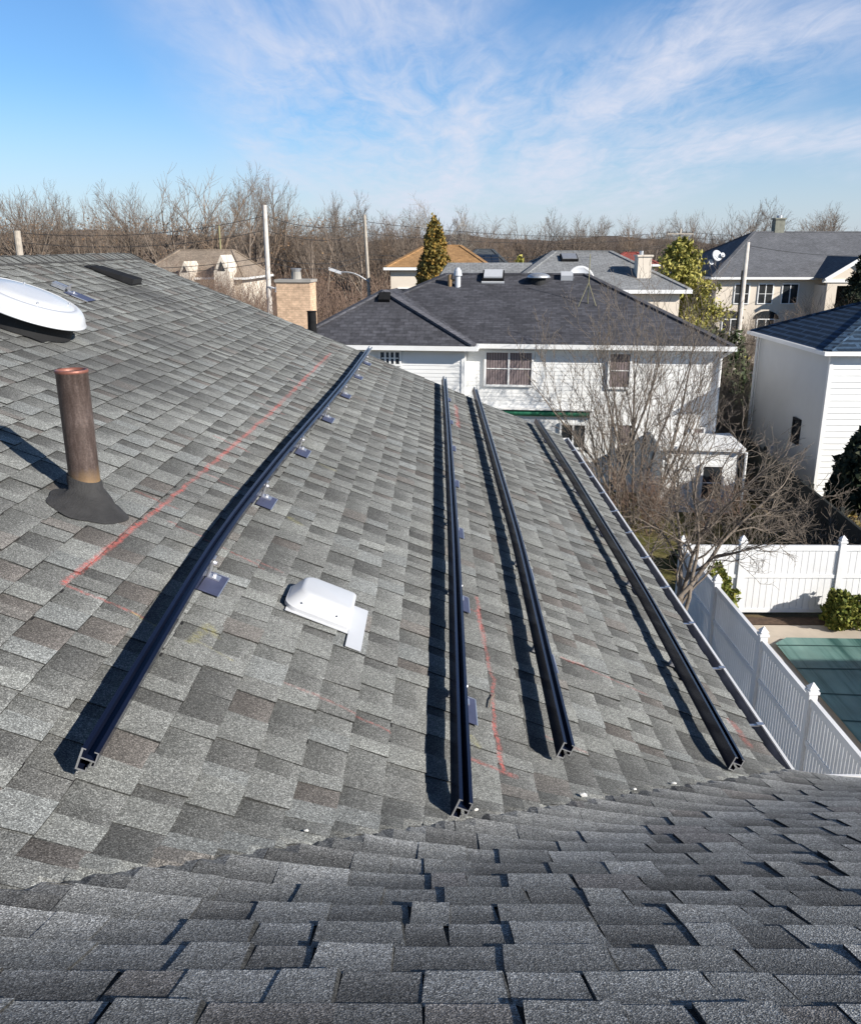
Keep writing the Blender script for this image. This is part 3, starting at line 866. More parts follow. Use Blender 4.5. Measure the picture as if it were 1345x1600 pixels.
# black slant vent close to the ridge
t = thing('slant_vent', 'long low black metal vent just below the ridge at the far end', 'roof vent', rp(-3.4, 9.7))
O = t.location; so_ = rp(-3.42, 9.55)
mb = MB()
pr = [(-0.24, -0.17, 0.016), (0.20, -0.17, 0.016), (0.20, -0.15, 0.075), (-0.24, -0.15, 0.035), (-0.24, 0.15, 0.035), (0.20, 0.15, 0.075), (-0.24, 0.17, 0.016), (0.20, 0.17, 0.016)]
P_ = [so_ + ES * a + EY * b + EN * c for a, b, c in pr]
for q in ((0, 1, 2, 3), (3, 2, 5, 4), (4, 5, 7, 6), (0, 3, 4, 6), (1, 7, 5, 2)):
    mb.poly([P_[i] for i in q])
mb.build('vent_hood', M_slant, t, O)
mb = MB()
mb.fbox(so_, ES, EY, EN, (-0.3, 0.215), (-0.185, 0.185), (0.012, 0.0155)); mb.build('flange', M_slant, t, O)
mb = MB(); mb.fbox(so_, ES, EY, EN, (0.2002, 0.21), (-0.14, 0.14), (0.02, 0.072)); mb.build('screen', M_black, t, O)

# lone roof bracket on its flashing behind the fan
t = thing('roof_bracket', 'lone aluminium bracket on blue grey flashing behind the white attic fan', 'bracket', rp(-3.22, 7.8))
O = t.location; bo = rp(-3.2, 7.82)
mb = MB(); mb.fbox(bo, ES, EY, EN, (-0.06, 0.15), (-0.1, 0.12), (0.0125, 0.0145)); mb.build('flashing_plate', M_flash, t, O)
mb = MB()
mb.fbox(bo, ES, EY, EN, (-0.05, 0.02), (-0.02, 0.02), (0.0148, 0.021)); mb.fbox(bo, ES, EY, EN, (-0.056, -0.05), (-0.02, 0.02), (0.0148, 0.085))
mb.build('foot_bracket', M_alu, t, O)
mb = MB(); mb.tube(bo + ES * -0.01 + EN * 0.0212, bo + ES * -0.01 + EN * 0.036, 0.009, 0.009, 6); mb.build('bolt', M_alu, t, O)
for q_ in (((-0.20, -0.08), (-0.03, -0.008), (0.014, 0.045)), ((-0.22, -0.1), (0.06, 0.1), (0.014, 0.04)), ((0.02, 0.16), (-0.115, -0.101), (0.0148, 0.022))):
    mb = MB(); mb.fbox(bo, ES, EY, EN, *q_); mb.build('clamp', M_alu, t, O)

# chips and a twig lying by the valley
rg = random.Random(21)


def zroof(x, y):
    a, b = zmain(x, y), zlow(x, y); d = abs(a - b)
    return max(a, b) + (((0.24 - d) ** 2 / 0.96) if d < 0.24 else 0)


for (x, y, r_, lab) in [(0.54, 2.72, 0.013, 'biggest white chip on the shingles, left of centre along the roof valley'), (0.13, 2.40, 0.007, 'small white chip on the valley just right of a rail end'),
                        (0.97, 3.05, 0.008, 'white chip farthest right along the roof valley'), (0.77, 2.89, 0.006, 'tiny white chip in the valley between two other chips'),
                        (-0.36, 2.03, 0.006, 'tiny white chip at the lower left of the roof valley')]:
    b_ = bmesh.new(); bmesh.ops.create_icosphere(b_, subdivisions=1, radius=r_)
    for v_ in b_.verts:
        v_.co = Vector((v_.co.x * rg.uniform(0.9, 1.7), v_.co.y * rg.uniform(0.7, 1.1), v_.co.z * 0.55 * rg.uniform(0.8, 1.2)))
    me = bpy.data.meshes.new('white_chip'); b_.to_mesh(me); b_.free(); me.materials.append(M_chip)
    o = bpy.data.objects.new('white_chip', me); COL.objects.link(o); o.location = (x, y, zroof(x, y) + 0.012)
    tag(o, lab, 'debris', 'white chips along the roof valley')
mb = MB(); mb.path([rp(0.215, 3.20, 0.014), rp(0.225, 3.27, 0.016), rp(0.245, 3.33, 0.014)], 0.0035, 5)
tag(mb.build('twig', M_bark), 'short dark twig lying on the red chalk line', 'twig')

# ------------------------------------------------------------------ ground
mb = MB(); mb.poly([(-1500, -200, GZ), (1500, -200, GZ), (1500, 2500, GZ), (-1500, 2500, GZ)])
struct(mb.build('ground', M_ground))


def sheet(name, pts, m, dz):
    b_ = MB(); b_.poly([(x, y, GZ + dz) for x, y in pts]); return struct(b_.build(name, m))


sheet('lawn', [(1.8, 19.3), (10.2, 19.3), (10.9, 29.0), (1.0, 33.0)], M_lawn, 0.004)
sheet('pool_deck', [(5.95, 4.0), (30, 4.0), (30, 18.55), (5.95, 18.55)], M_deck, 0.02)
sheet('flower_bed', [(5.95, 18.56), (30, 18.56), (30, 18.98), (5.95, 18.98)], M_soil, 0.03)
sheet('road', [(-150, 47), (150, 47), (150, 54), (-150, 54)], M_road, 0.004)
sheet('driveway', [(10.9, 36), (14.0, 36), (14.6, 46.9), (11.4, 46.9)], M_walk, 0.006)
sheet('grass_verge', [(-80, 55), (90, 55), (90, 60), (-80, 60)], M_lawn, 0.006)
# pool cover: slightly sagging sheet with seams
mb = MB(); NX, NY = 26, 30
for i in range(NX):
    for j in range(NY):
        q = []
        for (a, b) in ((i, j), (i + 1, j), (i + 1, j + 1), (i, j + 1)):
            u, v = a / NX, b / NY
            q.append((7.5 + 6.5 * u + (0.35 if v > 0.98 and u < 0.05 else 0), 9.0 + 8.75 * v, GZ + 0.075 - 0.12 * math.sin(math.pi * u) * math.sin(math.pi * v) + 0.012 * math.sin(9 * u + 14 * v)))
        mb.poly(q)
pc = thing('pool_cover', 'taut green safety cover stretched over the swimming pool behind the white fence', 'pool cover', (7.5, 9, GZ))
o = mb.build('cover_sheet', M_cover, pc, pc.location)
bm = bmesh.new(); bm.from_mesh(o.data); bmesh.ops.remove_doubles(bm, verts=bm.verts, dist=1e-4); bm.to_mesh(o.data); bm.free()
o.data.polygons.foreach_set('use_smooth', [True] * len(o.data.polygons))
M_strap = simple('green_strap', (0.012, 0.05, 0.045), 0.7)
for k in range(8):
    mb = MB(); y = 10.0 + k * 1.05
    for i in range(13):
        a, b = i / 13, (i + 1) / 13
        f = lambda u: (7.5 + 6.5 * u, GZ + 0.081 - 0.12 * math.sin(math.pi * u) * math.sin(math.pi * (y - 9) / 8.75) + 0.012 * math.sin(9 * u + 14 * (y - 9) / 8.75))
        (x0, z0), (x1, z1) = f(a), f(b)
        mb.poly([(x0, y - 0.022, z0), (x1, y - 0.022, z1), (x1, y + 0.022, z1), (x0, y + 0.022, z0)])
    mb.build('seam_strap', M_strap, pc, pc.location)


# ------------------------------------------------------------------ fences
def vinyl_fence(name, label, p0, p1, posts, h=1.8, pick=0.15, gap=0.012, lattice=False, rails=(0.12, 1.0, 1.68)):
    p0, p1 = np.array([*p0, GZ]), np.array([*p1, GZ]); d = vn(p1 - p0); n_ = np.array([-d[1], d[0], 0]); zz = np.array([0, 0, 1.0])
    L_ = np.linalg.norm(p1 - p0)
    t = thing(name, label, 'fence', p0); O = t.location
    for a in posts:
        b_ = MB(); b_.fbox(p0 + d * a, d, n_, zz, (-0.065, 0.065), (-0.065, 0.065), (0, h + 0.08))
        po = b_.build('post', M_fence, t, O)
        b_ = MB(); o_ = p0 + d * a
        b_.fbox(o_, d, n_, zz, (-0.085, 0.085), (-0.085, 0.085), (h + 0.0805, h + 0.12))
        b_.fbox(o_, d, n_, zz, (-0.055, 0.055), (-0.055, 0.055), (h + 0.1205, h + 0.15))
        top = o_ + zz * (h + 0.26); sq = [o_ + d * x + n_ * y + zz * (h + 0.16) for x, y in ((-0.075, -0.075), (0.075, -0.075), (0.075, 0.075), (-0.075, 0.075))]
        for i in range(4):
            b_.poly([sq[i], sq[(i + 1) % 4], top])
        b_.poly(list(reversed(sq)))
        b_.build('post_cap', M_fence, po, O)
    for a0, a1 in zip(posts[:-1], posts[1:]):
        b_ = MB(); x = a0 + 0.07
        while x < a1 - 0.07:
            x1 = min(x + pick, a1 - 0.068)
            b_.fbox(p0, d, n_, zz, (x, x1 - gap), (-0.012, 0.012), (0.16, h - 0.09)); x += pick
        b_.build('panel', M_fence, t, O)
        b_ = MB()
        for zr_ in rails:
            b_.fbox(p0, d, n_, zz, (a0 + 0.066, a1 - 0.066), (-0.035, 0.035), (zr_, zr_ + 0.085 + (0.04 if zr_ > 1.5 else 0)))
        b_.build('fence_rail', M_fence, t, O)


vinyl_fence('vinyl_fence', 'sunlit white vinyl privacy fence between the pool and the neighbouring lawn', (5.75, 19.1), (18, 19.1), [0.0, 1.4, 3.72, 6.1, 8.5, 10.9], gap=0.010)
vinyl_fence('vinyl_fence', 'shaded white vinyl fence running beside the roof gutter along the pool', (5.75, 18.95), (5.9, 4.0), [0.2, 2.35, 4.9, 6.95, 9.3, 11.7, 14.1], pick=0.10, gap=0.0142)

# dark slatted fence between the lawns
t = thing('slatted_fence', 'tall dark slatted fence in shade between the bare shrubs and the stucco house', 'fence', (10.3, 19.4, GZ)); O = t.location
mb = MB(); y = 19.4
while y < 31.5:
    x = 10.35 + (y - 19.4) * 0.082
    mb.fbox((x, y, GZ), (1, 0, 0), (0, 1, 0), (0, 0, 1), (-0.012, 0.012), (0, 0.135), (0.05, 1.82)); y += 0.15
mb.build('slat_panel', M_dfence, t, O)
mb = MB(); e_ = vn((0.082, 1, 0)); nn = vn((1, -0.082, 0))
for z in (0.3, 1.72):
    mb.fbox((10.35, 19.4, GZ), e_, nn, (0, 0, 1), (0, 12.1), (0.013, 0.06), (z, z + 0.1))
mb.build('fence_rail', M_dfence, t, O)
for k in range(6):
    y = 19.45 + k * 2.4; x = 10.35 + (y - 19.4) * 0.082
    b_ = MB(); b_.fbox((x + 0.08, y, GZ), (1, 0, 0), (0, 1, 0), (0, 0, 1), (0, 0.1), (-0.05, 0.05), (0, 1.9)); b_.build('post', M_dfence, t, O)

# small white gate between the two houses
t = thing('picket_gate', 'low white picket gate between the white sided house and the stucco house', 'gate', (10.95, 30.8, GZ)); O = t.location
mb = MB()
for k in range(9):
    mb.box(11.0 + k * 0.13, 11.05 + k * 0.13, 30.85, 30.87, GZ + 0.05, GZ + 1.35)
mb.build('picket', M_fence, t, O)
mb = MB(); mb.box(10.95, 12.15, 30.871, 30.9, GZ + 0.2, GZ + 0.27); mb.box(10.95, 12.15, 30.871, 30.9, GZ + 1.2, GZ + 1.27); mb.build('gate_rail', M_fence, t, O)
for x in (10.86, 12.155):
    mb = MB(); mb.box(x, x + 0.085, 30.83, 30.91, GZ, GZ + 1.5); mb.build('post', M_fence, t, O)


# ------------------------------------------------------------------ houses
X3, Y3, Z3 = np.eye(3)


def clap(mb_, p0, p1, z0, z1, out, expo=0.13, proud=0.013, mi=0):
    p0, p1, out = np.array(p0, float), np.array(p1, float), np.array(out, float)
    z = z0
    while z < z1 - 1e-6:
        zt_ = min(z + expo, z1)
        a, b = p0 + Z3 * z + out * proud, p1 + Z3 * z + out * proud
        c, d = p1 + Z3 * zt_, p0 + Z3 * zt_
        mb_.poly([a, b, c, d], mi)
        mb_.poly([p0 + Z3 * z, p1 + Z3 * z, b, a], mi)
        z += expo


def window(parent, o, ex, en, w, h, cols=2, rows=2, pane=None, frame=None, label=None):
    """o = lower left corner on the wall face"""
    frame = frame or M_white; pane = pane or M_glass
    o, ex, en = np.array(o, float), np.array(ex, float), np.array(en, float)
    b_ = MB(); fw = 0.07
    b_.fbox(o, ex, en, Z3, (-fw, w + fw), (0.002, 0.075), (-fw, 0.0)); b_.fbox(o, ex, en, Z3, (-fw, w + fw), (0.002, 0.075), (h, h + fw))
    b_.fbox(o, ex, en, Z3, (-fw, 0), (0.002, 0.072), (0.0005, h - 0.0005)); b_.fbox(o, ex, en, Z3, (w, w + fw), (0.002, 0.072), (0.0005, h - 0.0005))
    for i in range(1, cols):
        b_.fbox(o, ex, en, Z3, (w * i / cols - 0.03, w * i / cols + 0.03), (0.03, 0.068), (0.0005, h - 0.0005))
    for j in range(1, rows):
        for i in range(cols):
            b_.fbox(o, ex, en, Z3, (w * i / cols + 0.031, w * (i + 1) / cols - 0.031), (0.03, 0.06), (h * j / rows - 0.015, h * j / rows + 0.015))
    wf = b_.build('window', frame, parent)
    b_ = MB(); b_.poly([o + en * 0.036 + ex * 0.001 + Z3 * 0.001, o + en * 0.036 + ex * w, o + en * 0.036 + ex * w + Z3 * h, o + en * 0.036 + Z3 * h])
    b_.build('pane', pane, wf, uv=True)
    return wf


def hip_mesh(b_, x0, x1, y0, y1, ez, rz, inl, inr, mi=0, ov=0.4, cap=True, yr=None):
    """hip roof over the rectangle grown by ov; ridge along x"""
    X0, X1, Y0, Y1 = x0 - ov, x1 + ov, y0 - ov, y1 + ov
    ym = (Y0 + Y1) / 2 if yr is None else yr
    a, b, c, d = (X0, Y0, ez), (X1, Y0, ez), (X1, Y1, ez), (X0, Y1, ez)
    e, f = (X0 + inl, ym, rz), (X1 - inr, ym, rz)
    b_.poly([a, b, f, e], mi); b_.poly([b, c, f], mi); b_.poly([c, d, e, f], mi); b_.poly([d, a, e], mi)
    if cap:
        for p, q in ((a, e), (b, f), (c, f), (d, e), (e, f)):
            p, q = np.array(p), np.array(q); dd = vn(q - p); sd = vn(np.cross(dd, Z3)); up_ = vn(np.cross(sd, dd))
            b_.fbox(p, dd, sd, up_, (0.05, np.linalg.norm(q - p) - 0.02), (-0.14, 0.14), (-0.03, 0.035), 1)


def eave_ring(b_, x0, x1, y0, y1, ez, ov=0.4, h=0.16, th=0.11, tuck=False):
    X0, X1, Y0, Y1 = x0 - ov, x1 + ov, y0 - ov, y1 + ov
    b_.box(X0 - th, X1 + th, Y0 - th, Y0, ez - h, ez - 0.01); b_.box(X0 - th, X1 + (-0.02 if tuck else th), Y1 - (0.12 if tuck else 0), Y1 + (-0.02 if tuck else th), ez - h, ez - 0.02)
    b_.box(X0 - th, X0, Y0 + 0.001, Y1 - 0.001, ez - h, ez - 0.01); b_.box(X1 - (0.12 if tuck else 0), X1 + (-0.02 if tuck else th), Y0 + 0.001, Y1 - 0.001, ez - h, ez - 0.01)
    b_.box(X0 + 0.001, X1 - 0.001, Y0 + 0.001, Y1 - 0.001, ez - h + 0.02, ez - h + 0.05)


# ---- the white sided house (local frame: origin at its right eave corner on the ground, x towards its right)
ang = R(-6.0)
A = thing('sided_house', 'white sided two storey house with charcoal hip roof and green awning', 'house', (9.91, 29.31, GZ), ang)
ZEA = 5.27                                  # eave above ground
exA = np.array([math.cos(ang), math.sin(ang), 0]); eyA = np.array([-math.sin(ang), math.cos(ang), 0]); oA = np.array([9.91, 29.31, GZ])


def locA(p): q = np.asarray(p) - oA; return np.array([q @ exA, q @ eyA, q[2]])


def wallA(u, v, yl):
    """pixel -> local x, z on the wall plane y = yl"""
    r = ray(u, v); d = (yl + oA @ eyA) / (r @ eyA); return locA(r * d)


OV = 0.38
xr, xl, yd = -OV, -15.2 + OV, 10.8 - OV
b_ = MB(); hip_mesh(b_, xl, xr, OV, yd, ZEA, 7.42, 5.1, 4.7, 0, OV)
rfA = b_.build('roof', [M_roofA, M_roofA], A, uv=True)
b_ = MB()                                   # projecting wing roof
wx0, wx1, wy = -15.15, -8.6, -0.9
ap = ((wx0 + wx1) / 2 - 0.15, 1.35, 6.95)
b_.poly([(wx0, wy, ZEA), (wx1, wy, ZEA), ap]); b_.poly([(wx1, wy, ZEA), (wx1, 4.5, ZEA), (ap[0], 4.5, 6.9), ap]); b_.poly([(wx0, 4.5, ZEA), (wx0, wy, ZEA), ap, (ap[0], 4.5, 6.9)])
for p, q in (((wx0, wy, ZEA), ap), ((wx1, wy, ZEA), ap)):
    p, q = np.array(p), np.array(q); dd = vn(q - p); sd = vn(np.cross(dd, Z3)); up_ = vn(np.cross(sd, dd))
    b_.fbox(p, dd, sd, up_, (0.05, np.linalg.norm(q - p)), (-0.15, 0.15), (-0.03, 0.04), 1)
M_capA = far_roof('ridge_shingle', (0.11, 0.11, 0.125), 0.2)
rfW = b_.build('wing_roof', [M_roofA, M_capA], A, uv=True)
b_ = MB(); eave_ring(b_, xl, xr, OV, yd, ZEA, OV, tuck=True)
b_.box(wx0 - 0.1, wx1 + 0.1, wy - 0.11, wy, ZEA - 0.16, ZEA - 0.012); b_.box(wx1, wx1 + 0.11, wy + 0.001, -0.12, ZEA - 0.16, ZEA - 0.012); b_.box(wx0 + 0.01, wx1 - 0.002, wy + 0.002, 0.0, ZEA - 0.14, ZEA - 0.11)
b_.build('gutter', M_fascia, A)
b_ = MB()
zt = ZEA - 0.14
clap(b_, (xl, OV, 0), (xr, OV, 0), 0.0, zt, (0, -1, 0)); clap(b_, (xr, OV, 0), (xr, yd, 0), 0, zt, (1, 0, 0)); clap(b_, (xr, yd, 0), (xl, yd, 0), 0, zt, (0, 1, 0)); clap(b_, (xl, yd, 0), (xl, OV, 0), 0, zt, (-1, 0, 0))
wxa, wxb, wyf = wx0 + OV, wx1 - OV, wy + OV
clap(b_, (wxa, wyf, 0), (wxb, wyf, 0), 0, zt - 0.003, (0, -1, 0)); clap(b_, (wxb, wyf, 0), (wxb, OV - 0.03, 0), 0, zt - 0.003, (1, 0, 0)); clap(b_, (wxa, OV - 0.03, 0), (wxa, wyf, 0), 0, zt - 0.003, (-1, 0, 0))
b_.build('wall', M_sid, A)
for (x, y) in ((xr, OV), (wxb, wyf), (wxa, wyf)):
    b_ = MB(); b_.box(x - 0.09, x + 0.035, y - 0.035, y + 0.09, 0, zt - 0.004); b_.build('corner_trim', M_white, A)
b_ = MB(); b_.box(wxb + 0.1, xr - 0.1, OV - 0.04, OV - 0.028, zt - 0.30, zt - 0.006); b_.build('frieze_board', M_white, A)
FR = OV - 0.024


def win_px(u0, v0, u1, v1, yl, **kw):
    p, q = wallA(u0, v1, yl), wallA(u1, v0, yl)
    return window(A, (p[0], yl, p[2]), X3, -Y3, q[0] - p[0], q[2] - p[2], **kw)


win_px(759, 551, 831, 600, FR, cols=2, rows=2, pane=M_curt)
win_px(951, 553, 985, 604, FR, cols=1, rows=2, pane=M_curt)
win_px(876, 664, 914, 698, FR, cols=2, rows=1)
win_px(962, 664, 986, 722, FR, cols=1, rows=2, pane=M_curt)
win_px(1079, 670, 1099, 720, FR, cols=1, rows=2, pane=M_curt)
win_px(595, 550, 624, 568, wyf - 0.024, cols=4, rows=2)
p, q = wallA(768, 643, FR), wallA(921, 646, FR)
b_ = MB()
for k in range(10):                          # rolled awning: half round cassette
    a0, a1 = R(-90 + 18 * k), R(-90 + 18 * (k + 1))
    y0_, z0_ = FR - 0.02 - 0.16 * math.cos(a0), p[2] + 0.12 * math.sin(a0); y1_, z1_ = FR - 0.02 - 0.16 * math.cos(a1), p[2] + 0.12 * math.sin(a1)
    b_.poly([(p[0], y0_, z0_), (q[0], y0_, z0_), (q[0], y1_, z1_), (p[0], y1_, z1_)])
b_.box(p[0], q[0], FR - 0.019, FR - 0.002, p[2] - 0.12, p[2] + 0.12)
aw = b_.build('awning', M_green, A)
b_ = MB(); b_.box(p[0] - 0.3, q[0] + 0.25, FR - 0.24, FR - 0.003, p[2] + 0.125, p[2] + 0.165); b_.box(q[0] + 0.003, q[0] + 0.15, FR - 0.2, FR - 0.004, p[2] - 0.1, p[2] + 0.12); b_.build('awning_case', M_fascia, aw)
# back extension on its right end with its own gutter
b_ = MB()
clap(b_, (-2.3, -1.9, 0), (0.05, -1.9, 0), 0, 2.12, (0, -1, 0)); clap(b_, (0.05, -1.9, 0), (0.05, OV, 0), 0, 2.12, (1, 0, 0)); clap(b_, (-2.3, OV - 0.03, 0), (-2.3, -1.9, 0), 0, 2.12, (-1, 0, 0))
ext = b_.build('extension_wall', M_sid, A)
b_ = MB(); b_.fbox((0, 0, 0), X3, Y3, Z3, (-2.45, 0.12), (-2.05, OV - 0.03), (2.125, 2.24)); b_.box(0.13, 0.25, -2.1, OV, 2.11, 2.25); b_.tube((0.30, -2.0, 2.1), (0.30, -2.0, 0), 0.045, 0.045, 8)
b_.build('extension_roof', M_white, A)
window(A, (-1.0, -1.925, 0.5), X3, -Y3, 0.6, 1.1, 1, 2)
b_ = MB(); b_.tube((xr + 0.08, OV - 0.08, ZEA - 0.2), (xr + 0.08, OV - 0.08, 2.3), 0.05, 0.05, 8); b_.tube((xr + OV, OV - OV, ZEA - 0.13), (xr + 0.08, OV - 0.08, ZEA - 0.42), 0.05, 0.05, 8)
b_.build('downspout', M_white, A)
# chimney at its left end
cw = wallA(434, 500, 1.6); cq = wallA(486, 441, 1.6)
b_ = MB(); b_.box(cw[0], cq[0] - 0.05, 1.6, 2.5, 0, cq[2]); b_.box(cw[0] - 0.05, cq[0], 1.55, 2.55, cq[2] + 0.001, cq[2] + 0.10, 1)
ch = b_.build('chimney', [M_brick, M_walk], A, uv=True)
b_ = MB(); cxm = (cw[0] + cq[0]) / 2
b_.tube((cxm, 2.05, cq[2] + 0.1), (cxm, 2.05, cq[2] + 0.36), 0.19, 0.17, 12); b_.build('clay_flue', M_walk, ch)
b_ = MB(); b_.tube((cxm, 2.05, cq[2] + 0.361), (cxm, 2.05, cq[2] + 0.48), 0.15, 0.21, 12); b_.build('flue_cap', M_steel, ch)
# dark metal flue pipe at the left of the wing
fp = onY(487, 487, 29.5); fl_ = locA(fp)
b_ = MB(); b_.tube((fl_[0], fl_[1], 2.0), (fl_[0], fl_[1], fl_[2]), 0.15, 0.15, 16); b_.tube((fl_[0], fl_[1], fl_[2] + 0.001), (fl_[0], fl_[1], fl_[2] + 0.03), 0.165, 0.165, 16)
b_.build('flue_pipe', M_slant, A)


def roofA_pt(u, v):
    """pixel -> local point on the front slope of the main roof"""
    s_ = (7.42 - ZEA) / 5.4
    r = ray(u, v); n_ = np.array([0, -s_, 1.0])
    rl = np.array([r @ exA, r @ eyA, r[2]]); ol = locA((0, 0, 0))
    tt = (ZEA - (n_ @ ol)) / (n_ @ rl)
    return ol + rl * tt


# things on that roof
q = roofA_pt(703, 446)
b_ = MB(); b_.tube(q - Z3 * 0.1, q + Z3 * 0.42, 0.09, 0.09, 12); b_.tube(q + Z3 * 0.18, q + Z3 * 0.24 + X3 * 0.3, 0.05, 0.05, 8); b_.build('vent_pipe', M_rust, rfA)
q = roofA_pt(715, 447)
b_ = MB(); b_.tube(q - Z3 * 0.1, q + Z3 * 0.50, 0.11, 0.11, 12); b_.tube(q + Z3 * 0.40, q + Z3 * 0.58, 0.17, 0.14, 12); b_.tube(q + Z3 * 0.581, q + Z3 * 0.70, 0.14, 0.06, 12); b_.build('flue_pipe', M_wmetal, rfA)


def on_slope(q, u0, u1, v0, v1, h0, h1, name, mats, mi=None):
    s_ = (7.42 - ZEA) / 5.4; ev = vn((0, 1, s_)); en = vn((0, -s_, 1))
    c_ = MB(); c_.fbox(q, X3, ev, en, (u0, u1), (v0, v1), (h0, h1), 0)
    return c_.build(name, mats, rfA), ev, en


q = roofA_pt(770, 441)
sk, ev, en = on_slope(q, -0.42, 0.42, 0, 0.8, 0, 0.16, 'skylight', M_slant)
c_ = MB(); c_.fbox(q, X3, ev, en, (-0.36, 0.36), (0.05, 0.74), (0.161, 0.22)); c_.build('skylight_dome', M_wmetal, sk)
c_ = MB(); c_.fbox(q, X3, ev, en, (-0.44, 0.44), (-0.08, -0.002), (0.0, 0.05)); c_.build('skylight_sill', M_wmetal, sk)
sw = (6.95 - ZEA) / (ap[1] - wy); r = ray(600, 472); nw = np.array([0, -sw, 1.0]); rl = np.array([r @ exA, r @ eyA, r[2]]); ol = locA((0, 0, 0))
qv = ol + rl * (((ZEA - sw * wy) - nw @ ol) / (nw @ rl))
on_w = MB(); on_w.fbox(qv, X3, vn((0, 1, sw)), vn((0, -sw, 1)), (-0.2, 0.2), (0, 0.4), (-0.02, 0.13)); on_w.build('roof_vent', M_slant, rfW)
q = roofA_pt(885, 438); on_slope(q, -0.22, 0.24, 0, 0.4, 0.0, 0.2, 'roof_vent', M_wmetal)

# round attic fan by the ridge
q = roofA_pt(841, 441); w = oA + exA * q[0] + eyA * q[1] + Z3 * q[2]
t = thing('attic_fan', 'grey domed attic fan with a dark underside near the charcoal ridge', 'roof fan', w); O = t.location
mb = MB(); mb.tube(w - Z3 * 0.1, w + Z3 * 0.2, 0.27, 0.27, 20); mb.build('fan_screen', M_black, t, O)
mb = MB(); mb.lathe([(0.28, 0.19), (0.44, 0.17), (0.46, 0.19), (0.40, 0.27), (0.28, 0.33), (0.12, 0.36), (0.0, 0.365)], w, exA, eyA, Z3, 28); mb.build('dome', M_steel, t, O, smooth=True)
# white dish rim just behind the ridge
w = oA + exA * locA(onY(905, 440, 36.6))[0] + eyA * 5.9 + Z3 * 7.15
t = thing('satellite_dish', 'white satellite dish whose rim arches above the charcoal ridge', 'satellite dish', w); O = t.location
mb = MB(); mb.tube(w - Z3 * 0.1, w + Z3 * 0.2, 0.03, 0.03, 8); mb.build('mast', M_steel, t, O)
mb = MB(); c_ = w + Z3 * 0.06; dz = vn((0.1, -0.9, 0.35)); dx_ = vn(np.cross((0, 0, 1), dz)); dy_ = np.cross(dz, dx_)
mb.lathe([(0.0, 0.1), (0.3, 0.07), (0.45, 0.02), (0.53, -0.04), (0.53, -0.07), (0.45, -0.02), (0.3, 0.03), (0.0, 0.07)], c_, dx_, dy_, -dz, 32); mb.build('dish', M_wmetal, t, O, smooth=True)
# antenna tripod
q = roofA_pt(918, 474); w = oA + exA * q[0] + eyA * q[1] + Z3 * q[2]
t = thing('antenna_mast', 'thin yellowed antenna mast on a tripod near the right end of the charcoal roof', 'antenna', w); O = t.location
top = w + Z3 * 1.75
mb = MB(); mb.tube(w, top, 0.016, 0.014, 6); mb.build('mast', M_yel, t, O)
for (dx0, dy0) in ((-0.35, -0.25), (0.3, -0.2), (0.0, 0.3)):
    s_ = (7.42 - ZEA) / 5.4; f_ = w + exA * dx0 + eyA * dy0 + Z3 * dy0 * s_
    mb = MB(); mb.tube(f_, w + Z3 * 0.75, 0.010, 0.010, 5); mb.build('leg', M_yel, t, O)
mb = MB()
for k in range(5):
    z = 1.68 - k * 0.06
    mb.tube(w + Z3 * z - exA * (0.45 - 0.05 * k) + eyA * (k * 0.05), w + Z3 * z + exA * (0.12) + eyA * (k * 0.05), 0.007, 0.007, 4)
mb.build('antenna_rod', M_steel, t, O)

# ---- the stucco house on the right
gx, gy = 12.42, 27.55
Gh = thing('stucco_house', 'white stucco house with a blue slate tile roof at the right edge', 'house', (gx, gy, GZ))
ez = 5.35
b_ = MB(); hip_mesh(b_, 0, 10, 0, 6.3, ez, ez + 1.55, 3.55, 3.55, 0, 0.28, cap=True)
b_.build('roof', [M_tile, M_tile], Gh, uv=True)
b_ = MB(); eave_ring(b_, 0, 10, 0, 6.3, ez, 0.28, 0.14, 0.1); b_.build('gutter', M_fascia, Gh)
b_ = MB()
b_.poly([(0, 6.3, 0), (0, 0, 0), (0, 0, ez - 0.12), (0, 6.3, ez - 0.12)], 0)
clap(b_, (0.001, 0, 0), (10, 0, 0), 0.35, ez - 0.12, (0, -1, 0), 0.2, 0.025, 1); b_.poly([(10, 0, 0), (10, 6.3, 0), (10, 6.3, ez - 0.12), (10, 0, ez - 0.12)], 0); b_.poly([(10, 6.3, 0), (0, 6.3, 0), (0, 6.3, ez - 0.12), (10, 6.3, ez - 0.12)], 0)
b_.box(-0.03, 0.08, -0.04, 0.08, 0.3, ez - 0.13, 1)
b_.build('wall', [M_stucco, M_sid], Gh)
b_ = MB()
for k in range(40):
    b_.box(0.05 + k * 0.25, 0.05 + k * 0.25 + 0.13, -0.03, -0.012, 0.0, 0.33)
b_.box(0, 10, -0.01, 0.0, 0.0, 0.34, 1)
b_.build('skirt', [M_sid, M_black], Gh)
r = ray(1244, 690); pw = r * (gx / r[0]); r2 = ray(1248, 657); pw2 = r2 * (gx / r2[0])
window(Gh, (0, pw[1] - gy + 0.3, pw[2] - GZ), -Y3, -X3, 0.45, pw2[2] - pw[2], 1, 2, frame=M_black)
b_ = MB(); b_.tube((-0.12, 6.15, ez - 0.2), (-0.12, 6.15, 0), 0.05, 0.05, 8); b_.tube((-0.12, 5.9, ez - 0.2), (-0.12, 5.9, 1.2), 0.02, 0.02, 6); b_.build('downspout', M_fascia, Gh)


